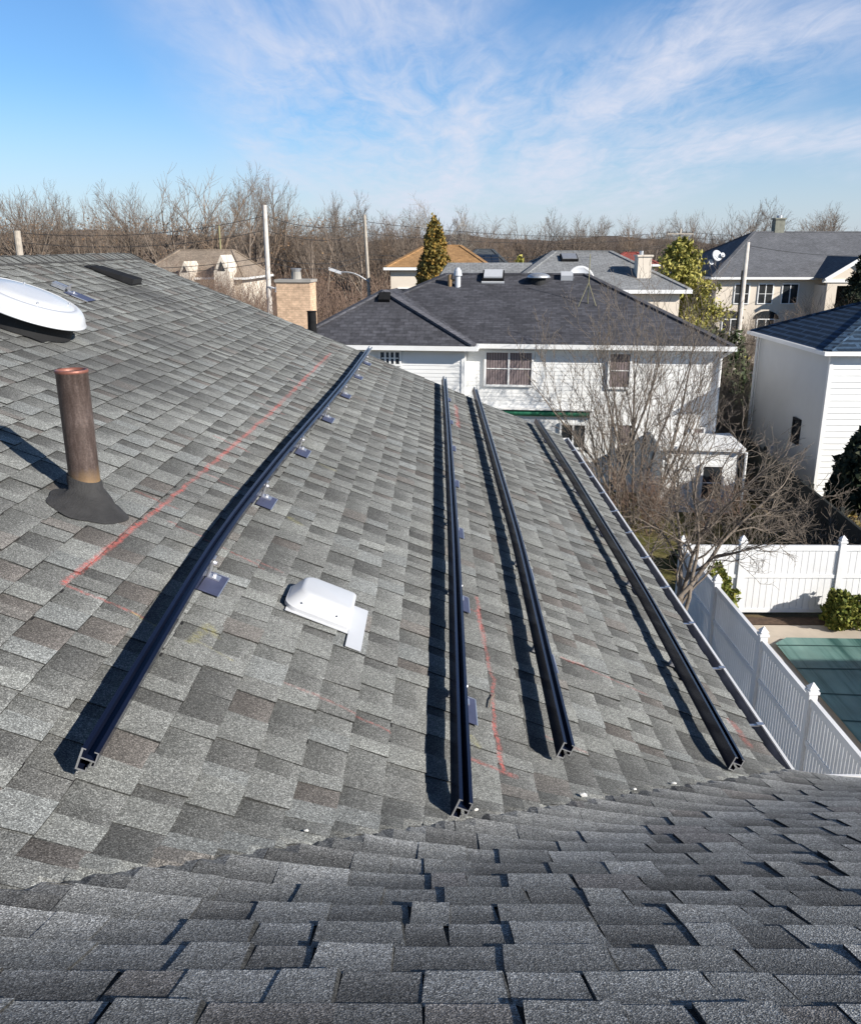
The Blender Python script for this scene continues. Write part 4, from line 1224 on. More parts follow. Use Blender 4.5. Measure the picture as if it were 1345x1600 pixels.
def simple_house(name, label, loc, rz, w, d, ez, rz_, roofm, wallm, inl=None, inr=None, ov=0.35, wins=(), base=0.0):
    t_ = thing(name, label, 'house', loc, rz)
    b = MB(); hh = d / 2 + ov
    hip_mesh(b, 0, w, 0, d, ez, rz_, hh if inl is None else inl, hh if inr is None else inr, 0, ov)
    rf_ = b.build('roof', [roofm, roofm], t_, uv=True)
    b = MB(); eave_ring(b, 0, w, 0, d, ez, ov, 0.18, 0.1); b.build('gutter', M_fascia, t_)
    b = MB(); b.box(0, w, 0, d, base, ez - 0.17); b.build('wall', wallm, t_)
    for (x, z, ww, wh, c_, r_) in wins:
        window(t_, (x, 0, z), X3, -Y3, ww, wh, c_, r_)
    return t_, rf_


# ---- far right beige house with gabled porch
FY = 66.0
fl0 = onY(1112, 432, FY)
Fh, rfF = simple_house('porch_house', 'large beige house with slate grey hip roof and a white gabled porch', (fl0[0] + 0.4, FY, GZ), 0.0, 19.0, 15.0, fl0[2] - GZ, 9.55, M_roofF, M_beige, 5.5, 5.5, 0.5,
                       wins=[(1.4, 4.4, 1.0, 1.35, 2, 2), (3.15, 4.4, 1.0, 1.35, 2, 2), (4.9, 4.4, 1.1, 1.35, 2, 1), (0.7, 1.4, 1.2, 1.8, 2, 2), (3.3, 1.4, 1.2, 1.8, 2, 2), (15.2, 4.4, 1.1, 1.35, 2, 2)])
FE = fl0[2] - GZ
b_ = MB()                                    # porch: gable roof, posts, recess
x0, x1, yf, yb = 7.2, 11.2, -2.2, 3.5
xm = (x0 + x1) / 2; gz = FE + 1.45
b_.poly([(x0 - 0.4, yf - 0.4, FE - 0.05), (xm, yf - 0.4, gz), (xm, yb, gz), (x0 - 0.4, yb, FE - 0.05)]); b_.poly([(xm, yf - 0.4, gz), (x1 + 0.4, yf - 0.4, FE - 0.05), (x1 + 0.4, yb, FE - 0.05), (xm, yb, gz)])
b_.build('porch_roof', M_roofF, Fh, uv=True)
b_ = MB(); b_.poly([(x0, yf, FE - 0.1), (x1, yf, FE - 0.1), (x1, yf, FE + 0.05), (xm, yf, gz - 0.12), (x0, yf, FE + 0.05)]); b_.box(x0, x1, yf + 0.002, yf + 0.3, FE - 0.55, FE - 0.1)
b_.box(x0, x0 + 0.7, yf + 0.003, -0.002, 0, FE - 0.551); b_.box(x1 - 0.7, x1, yf + 0.003, -0.002, 0, FE - 0.551); b_.build('porch_wall', M_beige, Fh)
b_ = MB()
for (xa, za, xb, zb_) in ((x0 - 0.42, FE - 0.06, xm, gz + 0.0), (xm, gz, x1 + 0.42, FE - 0.06)):
    b_.fbox((xa, yf - 0.42, za), vn((xb - xa, 0, zb_ - za)), Y3, vn((-(zb_ - za), 0, xb - xa)), (0, math.hypot(xb - xa, zb_ - za)), (-0.06, 0.0), (-0.22, 0.04))
b_.box(x0 - 0.4, x1 + 0.4, yf - 0.1, yf - 0.002, FE - 0.32, FE - 0.1)
b_.build('porch_trim', M_fascia, Fh)
b_ = MB(); b_.poly([(x0 + 0.7, -0.02, 0), (x1 - 0.7, -0.02, 0), (x1 - 0.7, -0.02, FE - 0.6), (x0 + 0.7, -0.02, FE - 0.6)]); b_.build('porch_recess_shade', M_slant, Fh)  # black sheet standing for the shade in the porch recess
b_ = MB()
for xa in (1.3, 3.9):
    n_ = 12
    arc = [(xa + 0.95 * math.cos(math.pi * k / n_), -0.035, 3.25 + 0.6 * math.sin(math.pi * k / n_)) for k in range(n_ + 1)]
    b_.poly(arc)
b_.build('arch_window', M_glass, Fh)
cp = onY(1214, 349, FY + 8); cpl = (cp[0] - Fh.location.x, 8.0)
b_ = MB(); b_.box(cpl[0] - 0.38, cpl[0] + 0.38, 7.3, 8.1, 8.5, cp[2] - GZ + 0.30); b_.box(cpl[0] - 0.45, cpl[0] + 0.45, 7.22, 8.18, cp[2] - GZ + 0.301, cp[2] - GZ + 0.42); chF = b_.build('chimney', M_stone, rfF, uv=True)
b_ = MB(); b_.tube((cpl[0], 7.65, cp[2] - GZ + 0.42), (cpl[0], 7.65, cp[2] - GZ + 0.62), 0.22, 0.22, 10); b_.build('flue_cap', M_steel, chF)
for (u, v, s_, lab) in ((1120, 399, 0.42, 'largest white satellite dish on the shaded slope of the beige house'), (1111, 409, 0.22, 'small white satellite dish left of the largest one on the beige house'), (1129, 398, 0.18, 'small white satellite dish right of the largest one on the beige house')):
    q = onY(u, v, FY + 1.2)
    t = thing('satellite_dish', lab, 'satellite dish', q - Z3 * s_ * 1.6, group='satellite dishes of the beige house'); O = t.location
    mb = MB(); dz = vn((0.35, -0.85, 0.35)); dx_ = vn(np.cross((0, 0, 1), dz)); dy_ = np.cross(dz, dx_)
    mb.lathe([(0.0, -0.1 * s_), (0.5 * s_, -0.05 * s_), (s_, 0.0), (s_, 0.03), (0.5 * s_, -0.02), (0.0, -0.07 * s_)], q, dx_, dy_, dz, 20); mb.build('dish', M_wmetal, t, O, smooth=True)
    mb = MB(); mb.tube(q - dz * 0.12 * s_, q - Z3 * s_ * 1.6 + Y3 * 0.3, 0.05, 0.05, 6); mb.tube(q - Z3 * s_, q + dz * 0.6 * s_, 0.03, 0.03, 5); mb.build('mast', M_steel, t, O)

# ---- grey roofed house behind the charcoal roof
b0 = onY(868, 392, 46); b1 = onY(960, 392, 46)
Bh, rfB = simple_house('grey_roof_house', 'house with a broad pale grey hip roof behind the charcoal roof', (b0[0] - 2.6, 41.6, GZ), 0.0, 7.9, 8.8, -1.95 - GZ, b0[2] - GZ, M_roofB, M_beige, 2.9, 2.9, 0.35)
b_ = MB(); e0 = onY(700, 410, 45); e1 = onY(812, 410, 45)
lx0, lx1 = e0[0] - Bh.location.x, e1[0] - Bh.location.x
b_.poly([(lx0 - 1.2, 0.0, 6.0), (lx1 + 0.6, 0.0, 6.0), (lx1 + 0.6, 3.4, e0[2] - GZ), (lx0, 3.4, e0[2] - GZ)]); b_.poly([(lx1 + 0.6, 3.4, e0[2] - GZ), (lx1 + 0.6, 6.4, 6.0), (lx0 - 1.2, 6.4, 6.0), (lx0, 3.4, e0[2] - GZ)]); b_.poly([(lx0 - 1.2, 0, 6.0), (lx0, 3.4, e0[2] - GZ), (lx0 - 1.2, 6.4, 6.0)])
b_.build('wing_roof', M_roofB, Bh, uv=True)
b_ = MB(); b_.box(lx0 - 0.8, lx1, 0.4, 6.0, 0, 5.98); b_.build('wing_wall', M_beige, Bh)
sB = (b0[2] + 1.95) / (4.4 + 0.35)
evB, enB = vn((0, 1, sB)), vn((0, -sB, 1))


def onB(u, v):
    r = ray(u, v); n_ = np.array([0, -sB, 1.0]); o_ = np.array([Bh.location.x, 41.6 - 0.35, -1.95]); tt = (n_ @ o_) / (n_ @ r); return r * tt - np.array(Bh.location)


q = onB(890, 408)
b_ = MB(); b_.fbox(q, X3, evB, enB, (-0.42, 0.42), (-0.05, 0.75), (0, 0.12)); sk = b_.build('skylight', M_slant, rfB)
b_ = MB(); b_.fbox(q, X3, evB, enB, (-0.36, 0.36), (0.01, 0.69), (0.121, 0.16)); b_.build('skylight_dome', M_steel, sk)
q = onY(1003, 425, 43.0) - np.array(Bh.location)
b_ = MB(); b_.box(q[0] - 0.32, q[0] + 0.32, q[1] - 0.45, q[1] + 0.35, 5.0, q[2] + 0.72); b_.box(q[0] - 0.38, q[0] + 0.38, q[1] - 0.51, q[1] + 0.41, q[2] + 0.721, q[2] + 0.8); ch = b_.build('chimney', M_beige, rfB)
b_ = MB(); b_.tube((q[0] - 0.1, q[1], q[2] + 0.8), (q[0] - 0.1, q[1], q[2] + 0.98), 0.1, 0.1, 8); b_.build('flue_pipe', M_steel, ch)

# ---- more distant houses
c0 = onY(215, 395, 74)
Ch, rfC = simple_house('tan_roof_house', 'low house with a tan shingle roof and two pointed white gables among the bare trees', (c0[0], 74, GZ), R(-4), 8.6, 8.0, 6.0, 8.15, M_roofC, M_beige, 2.5, 2.2, 0.4)
for (u, v, hh) in ((291, 408, 0.9), (349, 398, 1.3)):
    q = onY(u, v, 72.6) - np.array(Ch.location)
    b_ = MB(); w_ = 0.5 * hh
    b_.poly([(q[0] - w_, q[1], q[2] - hh), (q[0] + w_, q[1], q[2] - hh), (q[0], q[1], q[2])]); b_.poly([(q[0] - w_, q[1], q[2] - hh), (q[0], q[1], q[2]), (q[0], q[1] + 3, q[2]), (q[0] - w_, q[1] + 3, q[2] - hh)]); b_.poly([(q[0], q[1], q[2]), (q[0] + w_, q[1], q[2] - hh), (q[0] + w_, q[1] + 3, q[2] - hh), (q[0], q[1] + 3, q[2])])
    b_.box(q[0] - w_, q[0] + w_, q[1] + 0.002, q[1] + 3, 0, q[2] - hh)
    gb = b_.build('gable', M_beige, Ch)
    b_ = MB(); b_.poly([(q[0] - w_ * 0.5, q[1] - 0.03, q[2] - hh * 0.95), (q[0] + w_ * 0.5, q[1] - 0.03, q[2] - hh * 0.95), (q[0], q[1] - 0.03, q[2] - hh * 0.35)]); b_.build('gable_window', M_glass, gb)
d0 = onY(603, 417, 58)
Dh, rfD = simple_house('orange_roof_house', 'small house with an orange brown roof left of the cone shaped evergreen', (d0[0] + 0.3, 58, GZ), 0.0, 6.2, 7.0, d0[2] - GZ, d0[2] - GZ + 1.35, M_roofD, M_beige, 2.6, 2.0, 0.35, wins=[(0.5, 4.6, 0.9, 1.2, 1, 2), (1.9, 4.6, 0.9, 1.2, 1, 2), (3.6, 4.6, 0.9, 1.2, 1, 2)])
e0 = onY(708, 403, 72)
Eh, rfE = simple_house('solar_roof_house', 'distant dark roofed house carrying solar panels right of the cone shaped evergreen', (e0[0], 72, GZ), 0.0, 4.6, 7.0, 6.6, 8.2, M_roofE, M_beige, 2.4, 1.6, 0.3)
sE = 1.6 / 3.8
for k in range(4):
    b_ = MB(); b_.fbox((1.3 + k * 0.62, 0.75, 6.6 + sE * 1.05), X3, vn((0, 1, sE)), vn((0, -sE, 1)), (0, 0.58), (0, 1.7), (0.05, 0.10)); b_.build('solar_panel', M_pane, rfE)
r0 = onY(955, 412, 70)
simple_house('red_roof_house', 'small distant house with a red roof between the grey roof and its chimney', (r0[0], 70, GZ), 0.0, 3.4, 5.0, r0[2] - GZ, r0[2] - GZ + 0.85, M_roofRed, M_beige, 1.8, 1.2, 0.25)
simple_house('shadow_house', 'unseen white house added right of the pool yard so its roof shades the pool', (15.2, 0.4, GZ), 0.0, 24, 9.6, 5.6, 8.6, M_roofB, M_sid, None, None, 0.4)  # out of view, added to cast the shadow on the pool


# ------------------------------------------------------------------ poles, lamp, wires
def pole(label, u, v, Y, r, mat, arm=0, trans=False, tilt=0.0):
    q = onY(u, v, Y); t = thing('utility_pole', label, 'pole', (q[0], Y, GZ), group='utility poles'); O = t.location
    m = MB(); m.tube((q[0] - tilt, Y, GZ), q, r * 1.15, r * 0.85, 12); m.build('shaft', mat, t, O)
    if arm:
        m = MB(); m.box(q[0] - arm, q[0] + arm, Y - 0.22, Y - r, q[2] - 0.55, q[2] - 0.42); ca = m.build('crossarm', M_wood, t, O)
        for a in (-0.9, -0.45, 0.45, 0.9):
            m = MB(); m.tube((q[0] + arm * a, Y - 0.15, q[2] - 0.419), (q[0] + arm * a, Y - 0.15, q[2] - 0.25), 0.04, 0.03, 6); m.build('insulator', M_slant, ca, O)
    return q, t


M_polep = simple('pale_pole_wood', (0.60, 0.55, 0.50), 0.9, var=0.25, scale=3)
pq1, pt1 = pole('tall pale utility pole rising left of the brick chimney', 413, 320, 50, 0.145, M_polep)
m = MB(); m.tube((pq1[0] + 0.02, 49.86, -2.2), (pq1[0] + 0.55, 49.8, -2.35), 0.05, 0.05, 6); m.tube((pq1[0] + 0.5, 49.8, -2.5), (pq1[0] + 0.5, 49.8, -2.2), 0.14, 0.08, 8); m.build('pole_light', M_wmetal, pt1, pt1.location)
pq2, pt2 = pole('tan utility pole carrying the street lamp arm', 569, 335, 62, 0.12, M_wood, tilt=-0.45)
lp = onY(577, 441, 61.8); lq = onY(530, 425, 61.6)
t = thing('street_lamp', 'grey street lamp on a curved arm reaching left from the utility pole', 'street lamp', lp); O = t.location
m = MB(); pts = [lp + (lq - lp) * k / 6 + Z3 * 0.25 * math.sin(math.pi * k / 6) for k in range(7)]; m.path(pts, 0.055, 6); m.build('lamp_arm', M_steel, t, O)
m = MB(); m.fbox(lq, vn(lq - lp), vn(np.cross(Z3, lq - lp)), Z3, (-0.15, 0.75), (-0.16, 0.16), (-0.10, 0.10)); m.build('lamp_head', M_wmetal, t, O)
pq3, pt3 = pole('grey utility pole in front of the beige porch house', 1168, 378, 45, 0.13, M_polep)
m = MB(); m.tube((pq3[0] - 0.16, 44.9, GZ), (pq3[0] - 0.16, 44.9, -1.2), 0.035, 0.035, 6); m.build('riser_pipe', M_slant, pt3, pt3.location)
pq4, pt4 = pole('short thick wooden pole standing behind the ridge at the far left', 26, 360, 44, 0.19, M_wood)
pq5, pt5 = pole('thin yellowed pole in front of the wood, left of the tall pale pole', 342, 352, 82, 0.09, M_yel)
pq6, pt6 = pole('distant utility pole with a crossarm above the yellow green pine', 1063, 357, 92, 0.14, M_wood, arm=1.3)
pq7, pt7 = pole('slim pale post at the corner of the driveway between the two houses', 1146, 575, 41, 0.10, M_wood)


def wire(a, b, sag, label, r=0.016):
    a, b = np.array(a), np.array(b); n_ = 14
    pts = [a + (b - a) * k / n_ - Z3 * sag * 4 * (k / n_) * (1 - k / n_) for k in range(n_ + 1)]
    m = MB(); m.path([tuple(p) for p in pts], r, 4)
    tag(m.build('power_line', M_wire), label, 'cable', 'power lines between the poles')


lab = 'thin dark power line strung between the utility poles'
for dz_ in (0.15, 0.9, 2.3, 2.6):
    wire(pq4 - Z3 * (dz_ * 0.6), pq1 - Z3 * (dz_ + 0.4), 0.5, lab); wire(pq1 - Z3 * (dz_ + 0.4), pq2 - Z3 * (dz_ + 0.3), 0.5, lab); wire(pq2 - Z3 * (dz_ + 0.3), pq6 - Z3 * (dz_ * 0.5 + 0.2), 0.7, lab)
wire(pq6 - Z3 * 0.3, (75, 88, 0.6), 0.8, lab); wire(pq6 - Z3 * 0.8, (75, 88, 0.1), 0.8, lab)
wire(pq3 - Z3 * 0.15, (fl0[0] + 11, FY - 1, -0.6), 0.25, 'thin dark power line from the grey pole across the beige house roof', 0.014)
wire(pq3 - Z3 * 4.3, onY(860, 500, 38), 0.35, 'slack dark cable running left from the grey pole over the charcoal roof', 0.014)
wire(pq3 - Z3 * 4.9, (24, 38, -4.6), 0.3, 'slack dark cable running right from the grey pole', 0.014)


# ------------------------------------------------------------------ cars on the street
def car(label, loc, rz, paint):
    t_ = thing('parked_car', label, 'car', loc, rz)
    b = MB(); prof = [(-2.2, 0.35), (-2.2, 0.75), (-1.4, 0.88), (-0.75, 1.4), (0.85, 1.42), (1.5, 0.95), (2.15, 0.85), (2.2, 0.35)]
    for y_ in (-0.86, 0.86):
        b.poly([(x, y_ * (0.85 if z > 1 else 1), z) for x, z in (prof if y_ < 0 else prof[::-1])])
    for (a, c) in zip(prof, prof[1:] + prof[:1]):
        ya, yc = 0.86 * (0.85 if a[1] > 1 else 1), 0.86 * (0.85 if c[1] > 1 else 1)
        b.poly([(a[0], -ya, a[1]), (a[0], ya, a[1]), (c[0], yc, c[1]), (c[0], -yc, c[1])])
    b.build('body', paint, t_)
    for s_ in (-1, 1):
        b = MB(); b.poly([(-1.2, s_ * 0.868, 0.92), (1.25, s_ * 0.868, 0.95), (0.75, s_ * 0.752, 1.36), (-0.65, s_ * 0.752, 1.35)]); b.build('side_window', M_glass, t_)
        for x in (-1.35, 1.35):
            b = MB(); b.tube((x, s_ * 0.70, 0.33), (x, s_ * 0.89, 0.33), 0.33, 0.33, 16); wh = b.build('wheel', M_tyre, t_)
            b = MB(); b.tube((x, s_ * 0.892, 0.33), (x, s_ * 0.905, 0.33), 0.2, 0.18, 12); b.build('rim', M_steel, wh)
    return t_


q = onZ(1124, 622); car('white car parked on the street between the two white houses', (q[0] - 1.3, q[1], GZ), 0.0, M_carw)
q = onZ(1160, 622); car('dark car parked on the street beside the stucco house', (q[0] + 0.9, q[1] + 0.5, GZ), 0.0, M_card)

# ------------------------------------------------------------------ bare trees
def gen_tree(seed, H, r0, spec, lean=(0, 0)):
    """returns list of (p0, p1, r0, r1, level)"""
    rg_ = np.random.default_rng(seed); out = []
    maxl = len(spec) - 1

    def branch(p, d, L_, r, lev):
        s = spec[lev]; n_ = s['n']
        for i in range(n_):
            d = vn(d + rg_.normal(0, s['wob'], 3) + Z3 * s['up'])
            q = p + d * L_ / n_; t0 = i / n_; t1 = (i + 1) / n_
            ra = r * (1 - t0 * s['tap']); rb_ = r * (1 - t1 * s['tap'])
            out.append((p, q, ra, rb_, lev)); p = q
            if lev < maxl and t1 >= s['start']:
                k = s['kids'] if isinstance(s['kids'], int) else int(s['kids']) + (rg_.random() < s['kids'] % 1)
                for _ in range(k):
                    a = rg_.uniform(*s['ang']); az = rg_.uniform(0, 2 * math.pi)
                    u_ = vn(np.cross(d, (0.3, 0.9, 0.2))); w_ = np.cross(d, u_)
                    cd = d * math.cos(a) + (u_ * math.cos(az) + w_ * math.sin(az)) * math.sin(a)
                    branch(p, cd, L_ * s['ratio'] * rg_.uniform(0.7, 1.2) * (1.15 - 0.45 * t1), max(rb_ * s['rr'], s['rmin']), lev + 1)
    branch(np.zeros(3), vn((lean[0], lean[1], 1)), H, r0, 0)
    return out


def tubes(segs, k=4):
    P0 = np.array([s[0] for s in segs]); P1 = np.array([s[1] for s in segs]); ra = np.array([s[2] for s in segs]); rb_ = np.array([s[3] for s in segs])
    D = P1 - P0; D /= np.linalg.norm(D, axis=1)[:, None] + 1e-9
    ref = np.where(np.abs(D[:, 2:3]) < 0.9, np.array([[0.3, 0.2, 0.93]]), np.array([[1.0, 0.1, 0.0]]))
    A_ = np.cross(D, ref); A_ /= np.linalg.norm(A_, axis=1)[:, None]; B_ = np.cross(D, A_)
    n_ = len(segs); V = np.zeros((n_, 2, k, 3))
    for i in range(k):
        t = 2 * math.pi * i / k; o_ = math.cos(t) * A_ + math.sin(t) * B_
        V[:, 0, i] = P0 + o_ * ra[:, None]; V[:, 1, i] = P1 + o_ * rb_[:, None]
    base = (np.arange(n_) * 2 * k)[:, None]
    Fs = np.concatenate([np.stack([base[:, 0] + i, base[:, 0] + (i + 1) % k, base[:, 0] + k + (i + 1) % k, base[:, 0] + k + i], 1) for i in range(k)], 0)
    return V.reshape(-1, 3), Fs


def mesh_np(name, V, Fq, mat):
    me = bpy.data.meshes.new(name); nf, kk = Fq.shape
    me.vertices.add(len(V)); me.vertices.foreach_set('co', V.astype(np.float32).ravel())
    me.loops.add(nf * kk); me.loops.foreach_set('vertex_index', Fq.astype(np.int32).ravel())
    me.polygons.add(nf); me.polygons.foreach_set('loop_start', np.arange(nf, dtype=np.int32) * kk); me.polygons.foreach_set('loop_total', np.full(nf, kk, np.int32))
    me.update(calc_edges=True); me.materials.append(mat); return me


SPEC_T = [dict(n=10, wob=0.07, up=0.03, tap=0.72, start=0.36, kids=1.6, ang=(0.5, 1.0), ratio=0.54, rr=0.6, rmin=0.05),
          dict(n=6, wob=0.10, up=0.10, tap=0.7, start=0.25, kids=1.8, ang=(0.35, 0.8), ratio=0.5, rr=0.55, rmin=0.024),
          dict(n=4, wob=0.12, up=0.08, tap=0.6, start=0.2, kids=1.8, ang=(0.35, 0.85), ratio=0.58, rr=0.6, rmin=0.02),
          dict(n=3, wob=0.14, up=0.06, tap=0.4, start=2, kids=0, ang=(0, 0), ratio=0, rr=0, rmin=0.016)]
SPEC_V = [dict(n=4, wob=0.04, up=0.02, tap=0.35, start=0.5, kids=2, ang=(0.3, 0.65), ratio=1.8, rr=0.62, rmin=0.05),
          dict(n=7, wob=0.08, up=0.09, tap=0.75, start=0.25, kids=1.6, ang=(0.35, 0.8), ratio=0.45, rr=0.55, rmin=0.03),
          dict(n=4, wob=0.12, up=0.08, tap=0.6, start=0.2, kids=1.8, ang=(0.35, 0.8), ratio=0.55, rr=0.6, rmin=0.02),
          dict(n=3, wob=0.14, up=0.06, tap=0.5, start=2, kids=0, ang=(0, 0), ratio=0, rr=0, rmin=0.016)]
SPEC_C = [dict(n=6, wob=0.08, up=0.02, tap=0.75, start=0.3, kids=2, ang=(0.6, 1.2), ratio=0.5, rr=0.55, rmin=0.05),
          dict(n=3, wob=0.16, up=0.05, tap=0.7, start=0.3, kids=2, ang=(0.4, 1.0), ratio=0.58, rr=0.6, rmin=0.045),
          dict(n=2, wob=0.25, up=0.04, tap=0.5, start=0.4, kids=2, ang=(0.4, 1.0), ratio=0.62, rr=0.7, rmin=0.04),
          dict(n=2, wob=0.25, up=0.03, tap=0.5, start=2, kids=0, ang=(0, 0), ratio=0, rr=0, rmin=0.035)]


def tree_meshes(segs, mat, split=1):
    hi = max(np.array([s[1][2] for s in segs]))
    out = []
    for nm, sel, k in (('trunk', [s for s in segs if s[4] < split], 7), ('crown', [s for s in segs if s[4] >= split], 3)):
        V, Fq = tubes(sel, k); out.append(mesh_np(nm, V / hi, Fq, mat))
    return out                               # normalised to height 1


VAR = []
for i, (sd, sp, mt) in enumerate([(1, SPEC_T, M_bark), (2, SPEC_T, M_bark2), (3, SPEC_T, M_bark), (4, SPEC_V, M_bark), (5, SPEC_V, M_bark2), (6, SPEC_T, M_barkp), (7, SPEC_V, M_bark)]):
    VAR.append(tree_meshes(gen_tree(sd, 16.0 if sp is SPEC_T else 6.0, 0.40, sp), mt))


def place_tree(u, vtop, Y, var, label, group='bare trees along the wood', wide=1.0, name='bare_tree'):
    q = onY(u, vtop, Y); h = q[2] - GZ
    t_ = thing(name, label, 'tree', (q[0], Y, GZ), (u * 1.7 + Y) % 6.28, group); t_.scale = (h * wide, h * wide, h)
    for me in VAR[var]:
        o = bpy.data.objects.new(me.name.split('.')[0], me); COL.objects.link(o); o.parent = t_


GEN = 'tall leafless tree in the brown woodland edge behind the houses'
NAMED = [(272, 246, 95, 3, 'tallest bare tree with a wide forked crown at the left of the skyline'), (726, 294, 92, 5, 'pale barked bare tree right of the cone shaped evergreen'),
         (322, 250, 98, 4, 'slender forked bare tree just right of the tallest one'), (560, 292, 90, 0, 'broad bare tree standing behind the street lamp pole'),
         (1330, 312, 120, 0, 'bare tree at the right edge above the beige house roof'), (1245, 322, 110, 1, 'bare tree just right of the chimney of the beige house')]
for (u, v, Y, k, lab_) in NAMED:
    place_tree(u, v, Y, k, lab_, wide=1.05)
rg = random.Random(77)
POSN = [(12, 280), (32, 274), (52, 282), (72, 277), (98, 284), (122, 292), (142, 288), (168, 297), (190, 288), (214, 296), (235, 285), (352, 262), (372, 252), (396, 262), (415, 256), (438, 268), (458, 296),
        (480, 306), (503, 300), (522, 292), (540, 300), (585, 306), (606, 312), (632, 308), (655, 316), (682, 302), (704, 312), (752, 322), (775, 334)]
for k, (u, v) in enumerate(POSN):
    place_tree(u, v + rg.uniform(-8, 16), rg.uniform(92, 125), (k * 5 + 1) % 7 if k % 7 != 5 else 0, GEN, wide=rg.uniform(0.75, 1.05))
for k, (u, v) in enumerate([(800, 346), (828, 338), (850, 331), (874, 342), (898, 336), (922, 342), (950, 335), (975, 341), (1000, 334), (1022, 340), (1046, 343), (1078, 334), (1102, 338), (1128, 317), (1150, 320), (1172, 330), (1192, 316), (1268, 336), (1292, 334), (1312, 330)]):
    place_tree(u, v - rg.uniform(0, 12), rg.uniform(150, 190) if v > 325 else rg.uniform(112, 130), (k * 3 + 1) % 7 if (k * 3 + 1) % 7 != 5 else 2, 'distant leafless tree on the low skyline right of the cone shaped evergreen', 'bare trees on the right skyline', wide=rg.uniform(0.85, 1.2))

# the wood behind: one mass
def wood_front(x):
    return 118 + max(0.0, x + 5) * 1.05


rgn = np.random.default_rng(9)
coarse = []
for sd in range(5):
    sg = gen_tree(40 + sd, 15.0, 0.28, SPEC_C); hi = max(s[1][2] for s in sg); V, Fq = tubes(sg, 3); coarse.append((V / hi, Fq))
Vs, Fs, off = [], [], 0
for i in range(760):
    for _ in range(50):
        Y = 118 + 240 * rgn.random() ** 1.2; x = rgn.uniform(-0.56, 0.60) * Y
        if Y > wood_front(x):
            break
    V, Fq = coarse[rgn.integers(5)]; h = rgn.uniform(8.5, 13.8) * (0.92 if x > 0 else 1.0) + max(0, (Y - 240)) * 0.012; a = rgn.uniform(0, 6.28); w_ = h * rgn.uniform(0.7, 1.0)
    M_ = np.array([[math.cos(a) * w_, -math.sin(a) * w_, 0], [math.sin(a) * w_, math.cos(a) * w_, 0], [0, 0, h]])
    Vs.append(V @ M_.T + np.array([x, Y, GZ])); Fs.append(Fq + off); off += len(V)
o = bpy.data.objects.new('woodland', mesh_np('woodland', np.concatenate(Vs), np.concatenate(Fs), M_bark3)); COL.objects.link(o); struct(o, 'stuff')
# undergrowth of the wood
sg = []
for i in range(15000):
    Y = 74 + 190 * rgn.random() ** 1.5; x = rgn.uniform(-0.58, 0.62) * Y
    if x > 3 and Y < 100:
        Y += 40
    h = rgn.uniform(1.2, 5.5); p = np.array([x, Y, GZ]); d = vn(np.array([rgn.normal(0, 0.4), rgn.normal(0, 0.4), 1]))
    q = p + d * h; r_ = 0.02 + Y * 0.0001; sg.append((p, q, r_ * 1.4, r_, 0))
    for _ in range(2):
        m_ = p + d * h * rgn.uniform(0.3, 0.9); sg.append((m_, m_ + vn(d + rgn.normal(0, 0.6, 3)) * h * 0.5, r_ * 0.8, r_ * 0.6, 0))
V, Fq = tubes(sg, 3); o = bpy.data.objects.new('undergrowth', mesh_np('undergrowth', V, Fq, M_twig)); COL.objects.link(o); struct(o, 'stuff')
# dry leaves still hanging in the wood
lv = MB()
for i in range(9000):
    Y = rgn.uniform(112, 170); x = -0.53 * Y + rgn.uniform(0, 1) ** 1.6 * 0.45 * Y; z = GZ + rgn.uniform(2.5, 12.0)
    c_ = np.array([x, Y, z]); a, b = vn(rgn.normal(0, 1, 3)) * 0.10, vn(rgn.normal(0, 1, 3)) * 0.10
    lv.poly([c_ - a - b, c_ + a - b, c_ + a + b, c_ - a + b])
struct(lv.build('dry_leaves', L_dry), 'stuff')

# wooded hill behind
mb = MB(); NXh, NYh = 90, 10


def hillz(x, y):
    t_ = min(1, max(0, (y - 200) / 170)); t_ = t_ * t_ * (3 - 2 * t_)
    hl = 12.6 - 2.6 / (1 + math.exp(-x / 30)) + 1.0 * math.sin(x * 0.031) + 0.9 * math.sin(x * 0.083 + 1) + 0.5 * math.sin(x * 0.21) + 0.35 * math.sin(x * 0.53 + 2)
    return GZ + 0.01 + t_ * hl


for i in range(NXh):
    for j in range(NYh):
        xs_ = [-450 + 900 * k / NXh for k in (i, i + 1)]; ys_ = [195 + 200 * k / NYh for k in (j, j + 1)]
        mb.poly([(xs_[0], ys_[0], hillz(xs_[0], ys_[0])), (xs_[1], ys_[0], hillz(xs_[1], ys_[0])), (xs_[1], ys_[1], hillz(xs_[1], ys_[1])), (xs_[0], ys_[1], hillz(xs_[0], ys_[1]))])
struct(mb.build('hill', M_hill))

# ---- near bare trees and shrubs
SPEC_N = [dict(n=8, wob=0.10, up=0.0, tap=0.6, start=0.35, kids=1.2, ang=(0.5, 1.1), ratio=0.75, rr=0.62, rmin=0.02),
          dict(n=8, wob=0.18, up=0.05, tap=0.75, start=0.25, kids=1.0, ang=(0.4, 0.95), ratio=0.5, rr=0.55, rmin=0.008),
          dict(n=5, wob=0.17, up=0.08, tap=0.7, start=0.2, kids=1.0, ang=(0.4, 0.9), ratio=0.52, rr=0.6, rmin=0.005),
          dict(n=4, wob=0.2, up=0.06, tap=0.5, start=0.3, kids=0.8, ang=(0.4, 0.9), ratio=0.55, rr=0.7, rmin=0.0035),
          dict(n=3, wob=0.2, up=0.06, tap=0.4, start=2, kids=0, ang=(0, 0), ratio=0, rr=0, rmin=0.003)]


